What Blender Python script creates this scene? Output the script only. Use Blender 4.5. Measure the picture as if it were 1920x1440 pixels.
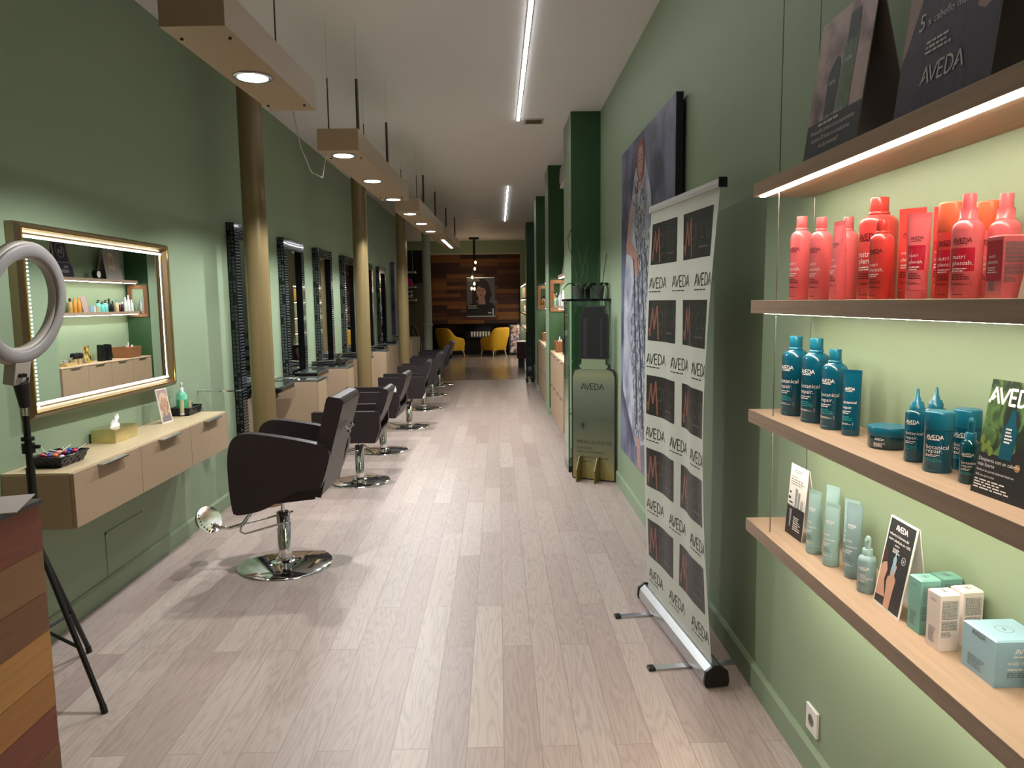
import bpy, math, random
from mathutils import Vector, Matrix
PI = math.pi
random.seed(7)
sc = bpy.context.scene
col = sc.collection
for o in list(bpy.data.objects): bpy.data.objects.remove(o)

# ------------------------------------------------------------------ camera
CAMH = 1.6
pitch, yaw, roll = 0.110877, 0.0178857, -0.0125788
cp, sp, cy_, sy_ = math.cos(pitch), math.sin(pitch), math.cos(yaw), math.sin(yaw)
fwd = Vector((sy_*cp, cy_*cp, -sp)); rgt0 = Vector((cy_, -sy_, 0)); up0 = rgt0.cross(fwd)
cr, sr = math.cos(roll), math.sin(roll)
rgt = rgt0*cr + up0*sr; up = up0*cr - rgt0*sr
cam = bpy.data.cameras.new('camera'); camo = bpy.data.objects.new('camera', cam); col.objects.link(camo)
cam.sensor_width = 36; cam.lens = 36*1378.5/1920; cam.clip_start = 0.05; cam.clip_end = 100
m = Matrix((rgt, up, -fwd)).transposed().to_4x4(); m.translation = Vector((0, 0, CAMH))
camo.matrix_world = m
sc.camera = camo

# ------------------------------------------------------------------ world and exposure
w = bpy.data.worlds.new('world'); sc.world = w; w.use_nodes = True
w.node_tree.nodes['Background'].inputs[0].default_value = (0.6, 0.65, 0.7, 1)
w.node_tree.nodes['Background'].inputs[1].default_value = 0.05
sc.view_settings.view_transform = 'Standard'; sc.view_settings.look = 'None'
sc.view_settings.exposure = 0.0; sc.view_settings.gamma = 1.0; sc.view_settings.use_curve_mapping = False
SPOT_W = 142.0; STRIP_CEIL = 21.5; STRIP_SHELF = 66.0; STRIP_MIRROR = 12.0

# ------------------------------------------------------------------ materials
def lin(c):
    c = c/255.0
    return c/12.92 if c <= 0.04045 else ((c+0.055)/1.055)**2.4
def rgb(t): return (lin(t[0]), lin(t[1]), lin(t[2]), 1)
MATS = {}
def mat(name, c, rough=0.5, metal=0.0, vary=0.06, scale=12.0, bump=0.0, trans=0.0, ior=1.45, coat=0.0, stretch=None):
    if name in MATS: return MATS[name]
    M = bpy.data.materials.new(name); M.use_nodes = True; nt = M.node_tree; N = nt.nodes; L = nt.links
    b = N['Principled BSDF']; b.inputs['Roughness'].default_value = rough; b.inputs['Metallic'].default_value = metal
    b.inputs['IOR'].default_value = ior
    if trans: b.inputs['Transmission Weight'].default_value = trans
    if coat: b.inputs['Coat Weight'].default_value = coat; b.inputs['Coat Roughness'].default_value = 0.1
    tc = N.new('ShaderNodeTexCoord'); no = N.new('ShaderNodeTexNoise'); no.inputs['Scale'].default_value = scale
    no.inputs['Detail'].default_value = 4
    src = tc.outputs['Object']
    if stretch:
        mp = N.new('ShaderNodeMapping'); mp.inputs['Scale'].default_value = stretch
        L.new(src, mp.inputs['Vector']); src = mp.outputs['Vector']
    L.new(src, no.inputs['Vector'])
    mx = N.new('ShaderNodeMix'); mx.data_type = 'RGBA'
    r = rgb(c); mx.inputs[6].default_value = tuple(max(0, v*(1-vary)) for v in r[:3])+(1,)
    mx.inputs[7].default_value = tuple(min(1, v*(1+vary)) for v in r[:3])+(1,)
    L.new(no.outputs['Fac'], mx.inputs[0]); L.new(mx.outputs[2], b.inputs['Base Color'])
    if bump:
        bp = N.new('ShaderNodeBump'); bp.inputs['Strength'].default_value = bump; bp.inputs['Distance'].default_value = 0.01
        L.new(no.outputs['Fac'], bp.inputs['Height']); L.new(bp.outputs['Normal'], b.inputs['Normal'])
    MATS[name] = M; return M
def emit(name, c, s):
    if name in MATS: return MATS[name]
    M = bpy.data.materials.new(name); M.use_nodes = True; b = M.node_tree.nodes['Principled BSDF']
    b.inputs['Base Color'].default_value = rgb(c); b.inputs['Emission Color'].default_value = rgb(c)
    b.inputs['Emission Strength'].default_value = s
    MATS[name] = M; return M
def planks(name, along, across, length, height, cols, grain_dark, rough, mortar=(60, 50, 45), gscale=(1.2, 14), gamt=0.35, msize=0.0015, ring=26.0, rough_var=0.0, jitter=0.0, pos=None):
    """boards running along one world axis, a random tone per board and cathedral grain"""
    M = bpy.data.materials.new(name); M.use_nodes = True; nt = M.node_tree; N = nt.nodes; L = nt.links
    b = N['Principled BSDF']; b.inputs['Roughness'].default_value = rough
    g = N.new('ShaderNodeNewGeometry'); s = N.new('ShaderNodeSeparateXYZ'); L.new(g.outputs['Position'], s.inputs[0])
    c = N.new('ShaderNodeCombineXYZ'); L.new(s.outputs[along], c.inputs[0]); L.new(s.outputs[across], c.inputs[1])
    br = N.new('ShaderNodeTexBrick'); L.new(c.outputs[0], br.inputs['Vector'])
    br.offset = 0.37; br.offset_frequency = 2; br.squash = 1.0
    br.inputs['Scale'].default_value = 1; br.inputs['Brick Width'].default_value = length; br.inputs['Row Height'].default_value = height
    br.inputs['Mortar Size'].default_value = msize; br.inputs['Mortar Smooth'].default_value = 0.1; br.inputs['Bias'].default_value = 0
    br.inputs['Color1'].default_value = (0, 0, 0, 1); br.inputs['Color2'].default_value = (1, 1, 1, 1); br.inputs['Mortar'].default_value = (0.5, 0.5, 0.5, 1)
    ra = N.new('ShaderNodeValToRGB'); L.new(br.outputs['Color'], ra.inputs[0])
    cr_ = ra.color_ramp; cr_.interpolation = 'LINEAR' if jitter == 0 else 'CONSTANT'
    n = len(cols)
    while len(cr_.elements) < n: cr_.elements.new(0.5)
    for i, e in enumerate(cr_.elements):
        e.position = i/n if jitter else i/(n-1); e.color = rgb(cols[i])
    mul = N.new('ShaderNodeMath'); mul.operation = 'MULTIPLY'; mul.inputs[1].default_value = 37.0
    sb = N.new('ShaderNodeSeparateColor'); L.new(br.outputs['Color'], sb.inputs[0]); L.new(sb.outputs[0], mul.inputs[0])
    mp = N.new('ShaderNodeMapping'); mp.inputs['Scale'].default_value = (gscale[0], gscale[1], 1); L.new(c.outputs[0], mp.inputs['Vector'])
    no = N.new('ShaderNodeTexNoise'); no.noise_dimensions = '4D'; no.inputs['Scale'].default_value = 1; no.inputs['Detail'].default_value = 2.5
    no.inputs['Roughness'].default_value = 0.45
    L.new(mp.outputs[0], no.inputs['Vector']); L.new(mul.outputs[0], no.inputs['W'])
    m2 = N.new('ShaderNodeMath'); m2.operation = 'MULTIPLY'; m2.inputs[1].default_value = ring; L.new(no.outputs['Fac'], m2.inputs[0])
    pp = N.new('ShaderNodeMath'); pp.operation = 'PINGPONG'; pp.inputs[1].default_value = 1.0; L.new(m2.outputs[0], pp.inputs[0])
    pw = N.new('ShaderNodeMath'); pw.operation = 'POWER'; pw.inputs[1].default_value = 2.0; L.new(pp.outputs[0], pw.inputs[0])
    fine = N.new('ShaderNodeTexNoise'); fine.inputs['Scale'].default_value = 1; fine.inputs['Detail'].default_value = 3
    mpf = N.new('ShaderNodeMapping'); mpf.inputs['Scale'].default_value = (6, 160, 1); L.new(c.outputs[0], mpf.inputs['Vector']); L.new(mpf.outputs[0], fine.inputs['Vector'])
    ad = N.new('ShaderNodeMath'); ad.operation = 'MULTIPLY_ADD'; ad.inputs[1].default_value = 0.6; L.new(fine.outputs['Fac'], ad.inputs[0]); L.new(pw.outputs[0], ad.inputs[2])
    am = N.new('ShaderNodeMath'); am.operation = 'MULTIPLY'; am.inputs[1].default_value = gamt; L.new(ad.outputs[0], am.inputs[0]); am.use_clamp = True
    mx = N.new('ShaderNodeMix'); mx.data_type = 'RGBA'; L.new(am.outputs[0], mx.inputs[0]); L.new(ra.outputs[0], mx.inputs[6]); mx.inputs[7].default_value = rgb(grain_dark)
    mo = N.new('ShaderNodeMix'); mo.data_type = 'RGBA'; L.new(br.outputs['Fac'], mo.inputs[0]); L.new(mx.outputs[2], mo.inputs[6]); mo.inputs[7].default_value = rgb(mortar)
    L.new(mo.outputs[2], b.inputs['Base Color'])
    bp = N.new('ShaderNodeBump'); bp.inputs['Strength'].default_value = 0.08; bp.inputs['Distance'].default_value = 0.004; bp.invert = True
    L.new(am.outputs[0], bp.inputs['Height']); L.new(bp.outputs['Normal'], b.inputs['Normal'])
    MATS[name] = M; return M

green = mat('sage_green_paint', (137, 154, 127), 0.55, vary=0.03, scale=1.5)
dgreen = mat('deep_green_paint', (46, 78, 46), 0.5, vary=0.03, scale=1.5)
ceilm = mat('ceiling_plaster', (228, 223, 221), 0.6, vary=0.02, scale=0.8)
floorm = planks('light_oak_boards', 1, 0, 1.25, 0.135, [(166, 147, 140), (184, 168, 160), (174, 156, 149), (191, 176, 167), (170, 155, 150)], (124, 105, 97), 0.42, mortar=(140, 122, 112), gamt=0.30, gscale=(1.3, 13), ring=30)
floord = planks('grey_brown_boards', 1, 0, 0.9, 0.3, [(150, 134, 124), (172, 156, 144), (138, 124, 116)], (110, 98, 90), 0.2, mortar=(60, 52, 50), gamt=0.3)
shelfwood = mat('oak_shelf_veneer', (168, 142, 120), 0.5, vary=0.2, scale=1.0, stretch=(60, 3.0, 90))
reclaimed = planks('reclaimed_boards', 0, 2, 1.15, 0.118, [(82, 36, 22), (140, 84, 34), (62, 26, 20), (150, 96, 42), (104, 52, 26), (118, 70, 34), (74, 34, 24)], (40, 20, 14), 0.6, mortar=(20, 12, 10), gamt=0.4, gscale=(1.2, 16), jitter=1)
taupe = mat('taupe_laminate', (164, 140, 114), 0.5, vary=0.05, scale=2, stretch=(8, 8, 1))
taupetop = mat('light_oak_top', (196, 176, 142), 0.4, vary=0.12, scale=1, stretch=(40, 2.5, 40))
lampm = mat('lamp_taupe_laminate', (164, 140, 112), 0.45, vary=0.03)
goldpaint = mat('bronze_gold_paint', (128, 110, 76), 0.3, metal=0.2, vary=0.05, scale=5)
greypaint = mat('grey_green_paint', (158, 158, 140), 0.35, vary=0.05)
mirrorm = mat('mirror_glass', (235, 240, 238), 0.0, metal=1.0, vary=0.0)
black = mat('black_plastic', (14, 14, 15), 0.4)
blackg = mat('black_gloss', (8, 8, 10), 0.08)
blackm = mat('black_fabric', (18, 17, 20), 0.85)
leather = mat('dark_brown_leather', (36, 28, 29), 0.4, vary=0.15, scale=60, bump=0.05)
chrome = mat('chrome', (225, 226, 228), 0.06, metal=1.0, vary=0.0)
alu = mat('brushed_aluminium', (190, 192, 194), 0.3, metal=1.0, vary=0.05)
goldm = mat('gold_metal', (206, 176, 96), 0.28, metal=1.0, vary=0.08)
champ = mat('champagne_metal', (160, 138, 112), 0.34, metal=1.0, vary=0.04)
brass = mat('brushed_brass_foil', (214, 200, 146), 0.3, metal=1.0, vary=0.2, scale=25, bump=0.15)
bead = mat('faceted_rhinestone', (190, 195, 215), 0.12, metal=0.9, vary=0.3, scale=50)
sequin = mat('grey_mosaic_stone', (84, 88, 92), 0.3, metal=0.5, vary=0.6, scale=40)
white = mat('white_plastic', (226, 224, 220), 0.4, vary=0.02)
offwhite = mat('off_white_plastic', (168, 158, 148), 0.45)
paper = mat('white_card', (232, 228, 222), 0.6, vary=0.02)
tissue = mat('tissue_paper', (240, 240, 240), 0.8, vary=0.02)
glass = mat('clear_glass', (235, 245, 238), 0.0, vary=0.0, trans=1.0, ior=1.45)
dglass = mat('dark_tinted_glass', (58, 66, 66), 0.03, vary=0.05)
cablem = mat('steel_cable', (150, 150, 140), 0.3, metal=0.8)
darkmetal = mat('dark_steel', (74, 70, 62), 0.35, metal=0.7)
velvet = mat('mustard_velvet', (200, 156, 34), 0.75, vary=0.12, scale=30)
lightwood = mat('pale_beech', (196, 166, 110), 0.45, vary=0.1, stretch=(30, 30, 2))
wicker = mat('woven_wicker', (140, 92, 58), 0.6, vary=0.5, scale=60, bump=0.6)
bwicker = mat('black_woven_strap', (22, 22, 30), 0.35, vary=0.4, scale=60, bump=0.4)
mirrorwood = mat('rustic_brown_wood', (130, 88, 58), 0.55, vary=0.3, scale=6, stretch=(6, 6, 20))
ledw = emit('led_white', (255, 243, 220), STRIP_SHELF)
ledc = emit('led_ceiling', (250, 252, 255), STRIP_CEIL)
ledm = emit('led_mirror_strip', (255, 250, 225), STRIP_MIRROR)
spotm = emit('spot_lens', (245, 255, 250), 14)
bulbm = emit('filament_bulb', (255, 214, 150), 14)

# ------------------------------------------------------------------ mesh builder
class MB:
    def __init__(s): s.v = []; s.f = []; s.mi = []; s.sm = []; s.M = Matrix()
    def add(s, vs, fs, mi=0, sm=False):
        n = len(s.v); s.v += [tuple(s.M @ Vector(p)) for p in vs]
        for f in fs: s.f.append([n+i for i in f]); s.mi.append(mi); s.sm.append(sm)
        return s
    def box(s, a, b, mi=0):
        x0, y0, z0 = [min(p, q) for p, q in zip(a, b)]; x1, y1, z1 = [max(p, q) for p, q in zip(a, b)]
        return s.add([(x0, y0, z0), (x1, y0, z0), (x1, y1, z0), (x0, y1, z0), (x0, y0, z1), (x1, y0, z1), (x1, y1, z1), (x0, y1, z1)],
              [(0, 3, 2, 1), (4, 5, 6, 7), (0, 1, 5, 4), (1, 2, 6, 5), (2, 3, 7, 6), (3, 0, 4, 7)], mi)
    def prism(s, pts, ax, a, b, mi=0, sm=False, capmi=None):
        def P(p, t): return (t, p[0], p[1]) if ax == 'x' else (p[0], t, p[1]) if ax == 'y' else (p[0], p[1], t)
        n = len(pts); vs = [P(p, a) for p in pts]+[P(p, b) for p in pts]
        s.add(vs, [(i, (i+1) % n, n+(i+1) % n, n+i) for i in range(n)], mi, sm)
        c = mi if capmi is None else capmi
        return s.add(vs, [tuple(range(n))[::-1], tuple(range(n, 2*n))], c)
    def loft(s, secs, seg=20, mi=0, rot=0, cap=True, sm=True, c=(0, 0)):
        """secs: (z, a, b[, dx, dy]) ellipses"""
        vs = []
        ca, sa = math.cos(rot), math.sin(rot)
        for q in secs:
            z, a, b = q[:3]; dx, dy = (q[3], q[4]) if len(q) > 3 else (0, 0)
            for i in range(seg):
                t = 2*PI*i/seg; x, y = a*math.cos(t)+dx, b*math.sin(t)+dy
                vs.append((c[0]+x*ca-y*sa, c[1]+x*sa+y*ca, z))
        n = len(secs)
        s.add(vs, [(k*seg+i, k*seg+(i+1) % seg, (k+1)*seg+(i+1) % seg, (k+1)*seg+i) for k in range(n-1) for i in range(seg)], mi, sm)
        if cap: s.add(vs[:seg], [tuple(range(seg))[::-1]], mi); s.add(vs[-seg:], [tuple(range(seg))], mi)
        return s
    def lathe(s, prof, seg=24, mi=0, c=(0, 0), z0=0, sm=True):
        return s.loft([(z0+z, r, r) for r, z in prof], seg, mi, c=c, sm=sm)
    def tube(s, path, r, seg=8, mi=0, sm=True, cap=True):
        P = [Vector(p) for p in path]; rr = r if isinstance(r, (list, tuple)) else [r]*len(P)
        vs = []; prev = None
        for i, p in enumerate(P):
            t = (P[min(i+1, len(P)-1)]-P[max(i-1, 0)]).normalized()
            if prev is None: a = t.orthogonal().normalized()
            else:
                a = prev - t*prev.dot(t)
                a = a.normalized() if a.length > 1e-6 else t.orthogonal().normalized()
            prev = a; b = t.cross(a)
            for k in range(seg):
                an = 2*PI*k/seg; vs.append(tuple(p+(a*math.cos(an)+b*math.sin(an))*rr[i]))
        n = len(P)
        s.add(vs, [(k*seg+i, k*seg+(i+1) % seg, (k+1)*seg+(i+1) % seg, (k+1)*seg+i) for k in range(n-1) for i in range(seg)], mi, sm)
        if cap: s.add(vs[:seg], [tuple(range(seg))[::-1]], mi); s.add(vs[-seg:], [tuple(range(seg))], mi)
        return s
    def sphere(s, c, r, mi=0, seg=12, rings=8):
        rx, ry, rz = r if isinstance(r, tuple) else (r, r, r)
        vs = [(c[0]+rx*math.sin(PI*j/rings)*math.cos(2*PI*i/seg), c[1]+ry*math.sin(PI*j/rings)*math.sin(2*PI*i/seg), c[2]-rz*math.cos(PI*j/rings)) for j in range(1, rings) for i in range(seg)]
        k = len(vs); vs += [(c[0], c[1], c[2]-rz), (c[0], c[1], c[2]+rz)]
        fs = [(j*seg+i, j*seg+(i+1) % seg, (j+1)*seg+(i+1) % seg, (j+1)*seg+i) for j in range(rings-2) for i in range(seg)]
        fs += [((i+1) % seg, i, k) for i in range(seg)]+[((rings-2)*seg+i, (rings-2)*seg+(i+1) % seg, k+1) for i in range(seg)]
        return s.add(vs, fs, mi, True)
    def flat(s, mp, polys, mi=0, n=0.0006):
        for pts in polys: s.add([mp(u, v, n) for u, v in pts], [tuple(range(len(pts)))], mi)
        return s
    def glyphs(s, mp, vf, mi=0, n=0.0006):
        vs, fs = vf; return s.add([mp(u, v, n) for u, v in vs], fs, mi)
    def build(s, name, mats, parent=None, bevel=0.0, seg=2, sub=0):
        me = bpy.data.meshes.new(name); me.from_pydata(s.v, [], s.f)
        if not isinstance(mats, (list, tuple)): mats = [mats]
        for q in mats: me.materials.append(q)
        me.polygons.foreach_set('material_index', s.mi); me.polygons.foreach_set('use_smooth', s.sm); me.update()
        o = bpy.data.objects.new(name, me); col.objects.link(o)
        if parent: o.parent = parent
        if bevel:
            b = o.modifiers.new('bevel', 'BEVEL'); b.width = bevel; b.segments = seg; b.limit_method = 'ANGLE'; b.angle_limit = math.radians(40)
        return o
def tag(o, label=None, cat=None, group=None, kind=None):
    if label: o['label'] = label
    if cat: o['category'] = cat
    if group: o['group'] = group
    if kind: o['kind'] = kind
    return o
def thing(name, label, cat, loc=(0, 0, 0), rz=0, group=None):
    o = bpy.data.objects.new(name, None); o.empty_display_size = 0.05; col.objects.link(o); o.location = loc; o.rotation_euler = (0, 0, rz)
    return tag(o, label, cat, group)
def dup(o, loc=None, rz=None, label=None, parent=None, group=None):
    c = o.copy(); col.objects.link(c)
    if parent: c.parent = parent
    if loc is not None: c.location = loc
    if rz is not None: c.rotation_euler = (0, 0, rz)
    if label: c['label'] = label
    if group: c['group'] = group
    for ch in list(o.children): dup(ch, parent=c)
    return c
def plane(o, U, V):
    o, U, V = Vector(o), Vector(U).normalized(), Vector(V).normalized(); Nn = U.cross(V)
    return lambda u, v, n=0.0: tuple(o+U*u+V*v+Nn*n)
def cyl(r, phi, z0=0, c=(0, 0), b=None):
    b = b or r
    def f(u, v, n=0.0):
        a = phi+u/r; return (c[0]+(r+n)*math.cos(a), c[1]+(r+n)*math.sin(a), z0+v)
    return f
# lettering --------------------------------------------------------
_T = {}
def text(body, size, align='L'):
    if body not in _T:
        cu = bpy.data.curves.new('lettering', 'FONT'); cu.body = body; cu.size = 1; cu.resolution_u = 2
        ob = bpy.data.objects.new('lettering', cu); me = bpy.data.meshes.new_from_object(ob)
        vs = [(v.co.x, v.co.y) for v in me.vertices]; fs = [tuple(p.vertices) for p in me.polygons]
        bpy.data.objects.remove(ob); bpy.data.curves.remove(cu); bpy.data.meshes.remove(me)
        _T[body] = (vs, fs, max([v[0] for v in vs] or [0]))
    vs, fs, wd = _T[body]; dx = {'L': 0, 'C': -wd/2, 'R': -wd}[align]
    return [((x+dx)*size, y*size) for x, y in vs], fs
def strokes(lines, t):
    out = []
    for a, b in lines:
        a, b = Vector(a), Vector(b); d = (b-a).normalized()*t/2; n = Vector((-d.y, d.x)); a2, b2 = a-d*0.4, b+d*0.4
        out.append([tuple(a2-n), tuple(b2-n), tuple(b2+n), tuple(a2+n)])
    return out
def aveda(size, align='L', t=0.14, x=0, y=0):
    """the wide geometric wordmark, strokes only"""
    A = [((0, 0), (0.42, 1)), ((0.42, 1), (0.84, 0)), ((0.22, 0.2), (0.42, 0.42))]
    V = [((0, 1), (0.4, 0)), ((0.4, 0), (0.8, 1))]
    E = [((0.06, 0), (0.06, 1)), ((0.06, 1), (0.55, 1)), ((0.06, 0.5), (0.5, 0.5)), ((0.06, 0), (0.55, 0))]
    D = [((0.06, 0), (0.06, 1)), ((0.06, 1), (0.35, 1)), ((0.35, 1), (0.66, 0.8)), ((0.66, 0.8), (0.76, 0.5)), ((0.76, 0.5), (0.66, 0.2)), ((0.66, 0.2), (0.35, 0)), ((0.35, 0), (0.06, 0))]
    out = []; px = 0
    for g, wd in ((A, 0.78), (V, 0.92), (E, 0.74), (D, 0.88), (A, 0.84)):
        out += [((a[0]+px, a[1]), (b[0]+px, b[1])) for a, b in g]; px += wd
    dx = {'L': 0, 'C': -px/2, 'R': -px}[align]
    return [[((u+dx)*size+x, v*size+y) for u, v in q] for q in strokes(out, t)]
def dashes(w_, h_, rows, rnd=None, fill=0.55, x=0, y=0, gap=0.25, ragged=True):
    """small print read only as rows of grey words"""
    R = random.Random(rnd or rows*31+int(w_*1e4)); out = []; rh = h_/rows
    for r in range(rows):
        u = 0; e = w_*(R.uniform(0.6, 1) if ragged else 1)
        while u < e:
            l = min(R.uniform(0.06, 0.22)*w_, e-u); yy = y+h_-(r+1)*rh
            out.append([(x+u, yy), (x+u+l, yy), (x+u+l, yy+rh*fill), (x+u, yy+rh*fill)]); u += l+w_*0.03
    return out
def rect(x0, y0, x1, y1): return [(x0, y0), (x1, y0), (x1, y1), (x0, y1)]
def frame_rect(x0, y0, x1, y1, t): return [rect(x0, y0, x1, y0+t), rect(x0, y1-t, x1, y1), rect(x0, y0, x0+t, y1), rect(x1-t, y0, x1, y1)]
def ell(cx, cy, rx, ry, n=20, a0=0, a1=2*PI): return [(cx+rx*math.cos(a0+(a1-a0)*i/n), cy+ry*math.sin(a0+(a1-a0)*i/n)) for i in range(n if a1-a0 > 6.2 else n+1)]
def ringpoly(cx, cy, rx, ry, t, n=24):
    o = []
    for i in range(n):
        a, b = 2*PI*i/n, 2*PI*(i+1)/n
        o.append([(cx+(rx-t)*math.cos(a), cy+(ry-t)*math.sin(a)), (cx+rx*math.cos(a), cy+ry*math.sin(a)), (cx+rx*math.cos(b), cy+ry*math.sin(b)), (cx+(rx-t)*math.cos(b), cy+(ry-t)*math.sin(b))])
    return o
def struct(name, mb, mats, bevel=0): return tag(mb.build(name, mats, bevel=bevel), kind='structure')

# ------------------------------------------------------------------ the room
WR, WL, CH = 1.04, -2.19, 3.46
struct('floor', MB().box((WL-3, -2.2, -0.1), (WR+0.2, 15.2, 0)), floorm)
struct('floor_back', MB().box((WL-3, 15.2, -0.1), (WR+1.0, 24.2, 0.0)), floord)
struct('ceiling', MB().box((WL-3, -2.2, CH), (WR+1.0, 24.2, CH+0.1)), ceilm)
struct('wall_left', MB().box((WL-0.15, -2.2, 0), (WL, 17.4, CH)), green)
struct('wall_right', MB().box((WR, -2.2, 0), (WR+0.15, 7.6, CH)), green)
struct('wall_right_rear', MB().box((WR, 7.6, 0), (WR+0.15, 24.2, CH)), green)
struct('wall_front', MB().box((WL-3, -2.3, 0), (WR+1.0, -2.2, CH)), green)
struct('wall_left_side_room', MB().box((-5.3, 17.3, 0), (WL-0.15, 17.4, CH)).box((-5.3, 17.3, 0), (-5.19, 24.2, CH)), green)
struct('wall_back', MB().box((-5.3, 23.1, 0), (WR+1, 23.25, CH)), mat('brown_grey_paint', (96, 88, 74), 0.6))
struct('wall_back_header', MB().box((-5.19, 22.55, 3.07), (WR, 22.7, CH)).box((0.69, 22.56, 0), (WR, 22.7, 3.07)), green)
struct('trim_1', MB().box((-5.19, 22.53, 3.05), (0.69, 22.71, 3.09)), mat('cream_trim', (170, 168, 150), 0.5))
def baseboard(name, x, y0, y1, s):
    struct(name, MB().prism([(x, 0), (x+s*0.016, 0), (x+s*0.016, 0.095), (x+s*0.006, 0.11), (x, 0.11)], 'y', y0, y1), green)
baseboard('baseboard_left', WL, -2.2, 17.4, 1); baseboard('baseboard_right', WR, -2.2, 7.48, -1)
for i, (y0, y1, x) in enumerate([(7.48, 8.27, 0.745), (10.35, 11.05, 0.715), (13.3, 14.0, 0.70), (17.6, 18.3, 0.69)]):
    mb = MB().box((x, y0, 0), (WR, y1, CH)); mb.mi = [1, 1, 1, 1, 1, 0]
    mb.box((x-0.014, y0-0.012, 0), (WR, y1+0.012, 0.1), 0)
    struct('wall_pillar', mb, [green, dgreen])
# panel joint on the left wall below the drawers
lm = MB(); PM = plane((WL, 3.99, 0.17), (0, 1, 0), (0, 0, 1))
struct('trim_2', MB().box((WL, 3.99, 0.11), (WL+0.004, 4.0, 0.36)).box((WL, 3.99, 0.35), (WL+0.004, 4.42, 0.36)), green)

def strip(name, label, x, y0, y1, w_, mt, z=CH, depth=0.012, cat='light strip', group=None, h=None):
    t = thing(name, label, cat, (x, (y0+y1)/2, z), group=group); L = (y1-y0)/2
    MB().box((-w_/2-0.004, -L-0.004, -depth*0.6), (w_/2+0.004, L+0.004, 0)).build('housing', alu, t)
    MB().box((-w_/2, -L, -depth), (w_/2, L, -depth*0.6)).build('diffuser', mt, t); return t
strip('ceiling_light_strip', 'long white led line in the ceiling above the near half of the aisle', 0.235, 1.5, 7.8, 0.028, ledc, group='led lines recessed in the ceiling')
strip('ceiling_light_strip', 'far thin led line in the ceiling ahead of the pendant', 0.19, 12.1, 17.2, 0.022, ledc, group='led lines recessed in the ceiling')
strip('ceiling_light_strip', 'led line in the ceiling over the shop front', 0.235, -1.8, 1.0, 0.028, ledc, group='led lines recessed in the ceiling')
for (x, y, lb, n) in ((0.40, 7.85, 'small square ceiling grille beside the near led line', 0.16), (-0.37, 16.8, 'dark narrow ceiling grille far down the room left of the far led line', 0.15), (-2.55, 20.5, 'slim ceiling grille over the dim side room', 0.16)):
    t = thing('ceiling_grille', lb, 'vent', (x, y, CH), group='ceiling grilles')
    fr = MB().box((-n/2-.02, -n/2-.02, -0.012), (-n/2, n/2+.02, 0)).box((n/2, -n/2-.02, -0.012), (n/2+.02, n/2+.02, 0)).box((-n/2, n/2, -0.012), (n/2, n/2+.02, 0)).box((-n/2, -n/2-.02, -0.012), (n/2, -n/2, 0))
    fr.build('frame', offwhite, t)
    sl = MB()
    for k in range(6): sl.box((-n/2, -n/2+k*n/6, -0.009), (n/2, -n/2+k*n/6+0.012, -0.003))
    sl.build('slat_panel', champ, t)

# ------------------------------------------------------------------ hanging lamps with downlights
def downlight(parent, x, y, z, power=True):
    MB().lathe([(0.068, 0), (0.086, 0), (0.086, -0.004), (0.068, -0.004)][::1], 28, c=(x, y), z0=z).build('spot_rim', alu, parent)
    MB().lathe([(0.066, -0.0045), (0.066, -0.002)], 28, c=(x, y), z0=z).build('spot_lens', spotm, parent)
    if power:
        l = bpy.data.lights.new('spot_glow', 'SPOT'); l.energy = SPOT_W; l.spot_size = math.radians(149); l.spot_blend = 0.28; l.shadow_soft_size = 0.045; l.color = (0.99, 1, 0.99)
        o = bpy.data.objects.new('spot_glow', l); col.objects.link(o); o.parent = parent; o.location = (x, y, z-0.012); o.rotation_euler = (math.radians(5), math.radians(-4), 0)
def lamp(label, x, y0, y1, wd, spots, rods, bar=None, dx=0.0):
    yc = (y0+y1)/2; L = (y1-y0)/2; t = thing('hanging_lamp_box', label, 'lamp', (x, yc, 2.6), math.atan2(-dx, 2*L), 'hanging lamp boxes in a row over the chairs')
    MB().box((-wd/2, -L, 0), (wd/2, L, 0.14)).build('housing', lampm, t, bevel=0.002)
    for sy in spots: downlight(t, 0.0, sy-yc, -0.0005)
    for q in (-1, 1):
        for r_ in (-1, 1):
            MB().lathe([(0.006, -0.008), (0.006, 0.002)], 10, c=(q*wd*0.38, r_*L*0.8)).build('screw', darkmetal, t)
    for rx, ry, rr in rods:
        q_ = MB().tube([(rx, ry-yc, 0.13), (rx, ry-yc, 0.5)], rr).build('suspension_rod', darkmetal, t)
        MB().tube([(rx, ry-yc, 0.499), (rx, ry-yc, CH-2.6)], 0.0009, 6).build('wire', offwhite, q_)
    if bar: MB().box((-0.02, bar[0]-yc, -0.004), (0.02, bar[1]-yc, 0.003)).build('light_bar', ledc, t)
lamp('nearest hanging taupe lamp box with one round downlight', -1.065, 2.79, 3.97, 0.24, [3.39], [(0.07, 2.9, 0.004), (0.09, 3.45, 0.004)], dx=0.04)
lamp('second hanging taupe lamp box with three round downlights', -1.01, 4.97, 7.38, 0.27, [5.13, 6.18, 7.27], [(-0.09, 5.12, 0.005), (0.1, 5.15, 0.011), (0.1, 6.35, 0.011), (-0.1, 6.4, 0.004)], dx=0.04)
lamp('third hanging taupe lamp box behind the second one', -0.945, 8.2, 10.95, 0.27, [8.43, 9.47, 10.48], [(-0.1, 8.5, 0.004), (0.02, 8.9, 0.004), (0.1, 8.9, 0.011), (0.1, 10.2, 0.011), (-0.1, 10.4, 0.004)], dx=0.06)
lamp('farthest hanging lamp box with a straight light bar', -0.85, 11.25, 13.95, 0.27, [], [(0.06, 11.9, 0.011), (0.1, 13.2, 0.011)], bar=(11.9, 13.7), dx=0.05)
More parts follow.
